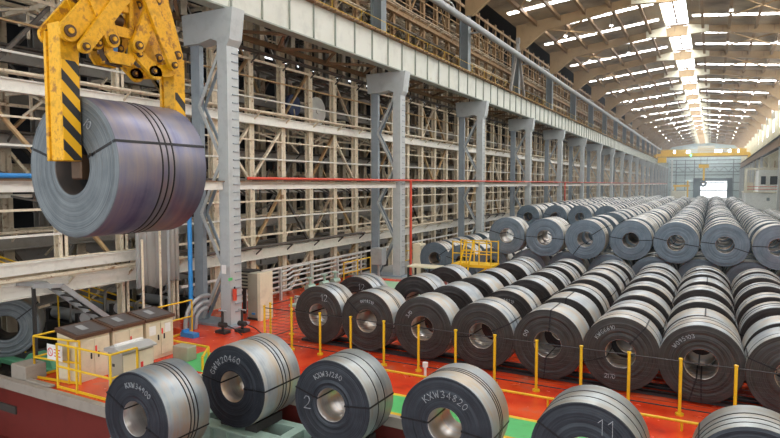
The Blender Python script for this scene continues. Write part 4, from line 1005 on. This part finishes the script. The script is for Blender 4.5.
# stair
t = thing('steel_stair', 'grey steel stair descending behind the consoles', 'stair', (-16.8, 10.3, 0))
for x in (-17.05, -16.25):
    MB().bar((x, 9.4, 2.2), (x, 10.2, 2.1), .06, .12, up=(0, 0, 1)).bar((x, 10.2, 2.1), (x, 13.4, -.6), .06, .14, up=(0, 0, 1)).build('stringer', 'pipe', t)
for k in range(11): MB().box(-17.0, -16.3, 10.35 + k * .27, 10.58 + k * .27, 1.90 - k * .228, 1.93 - k * .228).build('tread', 'dark', t)
MB().box(-16.7, -16.62, 9.6, 9.68, -.7, 2.1).build('post', 'dark', t)
t = thing('stair_handrail', 'yellow brown stair handrails in the dark area behind the consoles', 'handrail', (-18.6, 10, 0))
for q in range(3): MB().tube([(-18.7, 8.6 + q * .5, 3.4 - q * .35), (-18.7, 15.5, 0.2 - q * .3)], .03, 6).build('rail', 'yellow', t)
for q in range(6): MB().tube([(-18.7, 9.4 + q * 1.1, -.7), (-18.7, 9.4 + q * 1.1, 2.9 - q * .5)], .03, 6).build('post', 'yellow', t)
# dark machinery in the pit behind the consoles
RM = random.Random(5)
for q in range(9):
    x = -19.1 + RM.random() * .1; y = (4.4, 5.6, 6.8, 12.2, 13.4, 14.6, 15.8, 17.0, 18.2)[q]; z = .2 + RM.random() * 1.2
    t = thing('roller_machine', f'dark roller machinery below the aisle framing, {["first","second","third","fourth","fifth","sixth","seventh","eighth","ninth"][q]} from left', 'machine', (x, y, -.7), 'dark machines behind the consoles')
    MB().box(x - .7, x + .7, y - .35, y + .35, -.7, z * .5).build('housing', 'dark', t, .03)
    MB().tube([(x - .9, y, z * .5 + .2), (x + .9, y, z * .5 + .2)], .2, 14).build('roller', 'pipe', t)
    for s in (-1, 1): MB().box(x + s * .8 - .08, x + s * .8 + .08, y - .25, y + .25, -.7, z * .5 + .35).build('bearing', 'dark', t)
    MB().tube([(x + .4, y - .2, z * .5), (x + .6, y - .3, z + .3), (x + .8, y, z + .5)], .05, 8).build('pipe', 'lgrey', t)
tag(MB().box(-17.3, -17.15, 5, 14.4, 2.42, 2.72).box(-17.36, -17.1, 5, 14.4, 2.72, 2.76).box(-17.3, -17.15, 5, 14.4, 1.98, 2.22).build('conveyor_beam', 'white'), 'broad pale double beam crossing behind the hanging coil', 'beam')
railing([(-15.9, 24.4), (-15.9, 27.0)], 'yellow railing at the pale pipes beyond the near coils, left part', kick=False)
railing([(-15.7, 29.5), (-15.4, 31.5), (-14.6, 31.2)], 'yellow railing beyond the second column near the bench', kick=False)
t = thing('standing_cabinet', 'beige cabinet at the foot of the second column', 'cabinet', (-14.3, 28.0, 0)); MB().box(-14.5, -14.0, 29.2, 29.9, 0, 1.7).build('body', 'beige', t, .02); MB().box(-14.0, -13.98, 29.25, 29.85, .1, 1.6).build('door', 'beige2', t)
tag(MB().box(-15.9, -15.2, 27.0, 27.5, .7, 1.6).box(-15.6, -15.5, 27.2, 27.3, 0, .7).build('switch_box', 'pipe', bevel=.02), 'grey box beside the laced second column', 'box')
# green valves behind the pipes
for q, y in enumerate((21.2, 22.3, 23.2)):
    t = thing('green_valve', ['pale green valve by the pale pipes, left one', 'pale green valve by the pale pipes, middle one', 'pale green valve by the pale pipes, right one'][q], 'valve', (-15.6, y, 0), 'pale green valves by the pipes')
    MB().tube([(-15.6, y - .25, .4), (-15.6, y + .25, .4)], .14, 12).build('body', 'lgreen', t); MB().tube([(-15.6, y, 0), (-15.6, y, .8)], .06, 10).build('stem', 'lgreen', t); MB().tube([(-15.6, y, .8), (-15.6, y, .84)], .16, 14).build('handwheel', 'lgreen', t)
t = thing('hose_bench', 'low pale green trough frame on the red floor left of the fence corner', 'frame', (-13.6, 17.3, 0))
for z in (.35, .55): MB().tube([(-14.4, 18.6, z), (-12.7, 18.4, z), (-12.5, 16.9, z)], .04, 8).build('rail', 'rail', t)
MB().box(-14.2, -12.8, 17.9, 18.3, .28, .36).build('tray', 'lgreen', t)
for p in ((-14.3, 18.5), (-12.6, 18.3), (-12.55, 17.0)): MB().box(p[0] - .05, p[0] + .05, p[1] - .05, p[1] + .05, 0, .6).build('leg', 'rail', t)
# steel bench
t = thing('steel_bench', 'long black framed bench with grey top beyond the near coils', 'bench', (-12.0, 26.4, 0))
MB().box(-13.2, -10.9, 26.0, 26.9, .88, .95).build('top', 'beige', t)
for x in (-13.15, -12.0, -10.95):
    for y in (26.05, 26.85): MB().box(x - .04, x + .04, y - .04, y + .04, 0, .88).build('leg', 'black', t)
for z in (.45,): MB().box(-13.15, -10.95, 26.03, 26.07, z - .03, z + .03).build('rail', 'black', t)
# yellow work platform
DX = .95
t = thing('work_platform', 'yellow wheeled access platform with railings before the far stack', 'platform', (-9.4, 25.2, 0))
MB().box(-11.2 + DX, -9.3 + DX, 24.6, 25.7, 1.30, 1.42).build('deck', 'yellow', t)
for (x, xt) in ((-11.3 + DX, -10.9 + DX), (-9.2 + DX, -9.6 + DX)):
    for y in (24.65, 25.65): MB().bar((x, y, 0), (xt, y, 1.3), .09, .09).build('leg', 'yellow', t)
MB().bar((-11.2 + DX, 24.65, .35), (-9.3 + DX, 24.65, .35), .08, .1).build('tie', 'yellow', t); MB().bar((-11.1 + DX, 24.65, .3), (-9.6 + DX, 24.65, 1.25), .07, .07, up=(0, 1, 0)).build('brace', 'yellow', t)
for x in [q_ + DX for q_ in (-11.15, -10.5, -9.9, -9.35)]:
    for y in (24.65, 25.65): MB().tube([(x, y, 1.42), (x, y, 2.45)], .03, 6).build('rail_post', 'yellow', t)
for z in (1.9, 2.4):
    for y in (24.65, 25.65): MB().tube([(-11.15 + DX, y, z), (-9.35 + DX, y, z)], .025, 6).build('handrail', 'yellow', t)
st_ = thing('step_ladder', 'yellow inclined ladder leaning on the access platform', 'ladder', (-9.6, 24.2, 0))
for x in (-9.85, -9.45): MB().bar((x, 23.9, 0), (x + .3, 24.5, 2.5), .04, .07).build('stile', 'yellow', st_)
for k in range(7): MB().bar((-9.85 + .036 * k, 23.97 + .072 * k, .3 + .3 * k), (-9.45 + .036 * k, 23.97 + .072 * k, .3 + .3 * k), .03, .03).build('rung', 'yellow', st_)
# red & white things glimpsed in the aisle
tag(MB().tube([(-19.0, 24.3, 9.0), (-18.8, 24.3, 9.0)], .55, 24).build('cable_drum', 'navy'), 'round dark blue cable drum in the framing right of the nearest column', 'drum')
tag(MB().tube([(-19.0, 26.2, 8.9), (-18.7, 26.2, 8.9)], .75, 24).tube([(-18.72, 26.2, 8.9), (-18.65, 26.2, 8.9)], .15, 16).build('cable_drum', 'paper'), 'round white cable drum in the framing right of the nearest column', 'drum')

# ------------------------------------------------------------------ camera, world, light
F = 590.0
yaw = math.atan((712 - 390) / math.hypot(F, 35)); pit = math.atan(35 / F)
cam = bpy.data.cameras.new('camera'); co = bpy.data.objects.new('camera', cam); COL.objects.link(co)
cam.sensor_width = 36; cam.lens = F / 780 * 36; cam.clip_end = 600
co.location = (0, 0, 5.0); co.rotation_euler = (PI / 2 - pit, 0, yaw)
SC.camera = co
w = bpy.data.worlds.new('world'); SC.world = w; w.use_nodes = True
bg = w.node_tree.nodes['Background']; bg.inputs[0].default_value = (.92, .96, 1, 1); bg.inputs[1].default_value = 1.8
SC.view_settings.view_transform = 'Standard'; SC.view_settings.look = 'None'; SC.view_settings.gamma = 1; SC.view_settings.use_curve_mapping = False
SC.view_settings.exposure = 0.18

m = bpy.data.materials.new('hall_haze'); m.use_nodes = True; nt = m.node_tree; nt.nodes.clear()
o_ = nt.nodes.new('ShaderNodeOutputMaterial'); v_ = nt.nodes.new('ShaderNodeVolumeScatter'); v_.inputs['Color'].default_value = (.86, .94, 1, 1); v_.inputs['Density'].default_value = .0016
nt.links.new(v_.outputs[0], o_.inputs['Volume']); M['haze'] = m
tag(MB().box(-16.9, 9.0, 45, 245, .3, 19).build('haze', 'haze'), 'faint bluish dusty haze filling the far half of the hall', 'haze', kind='stuff')
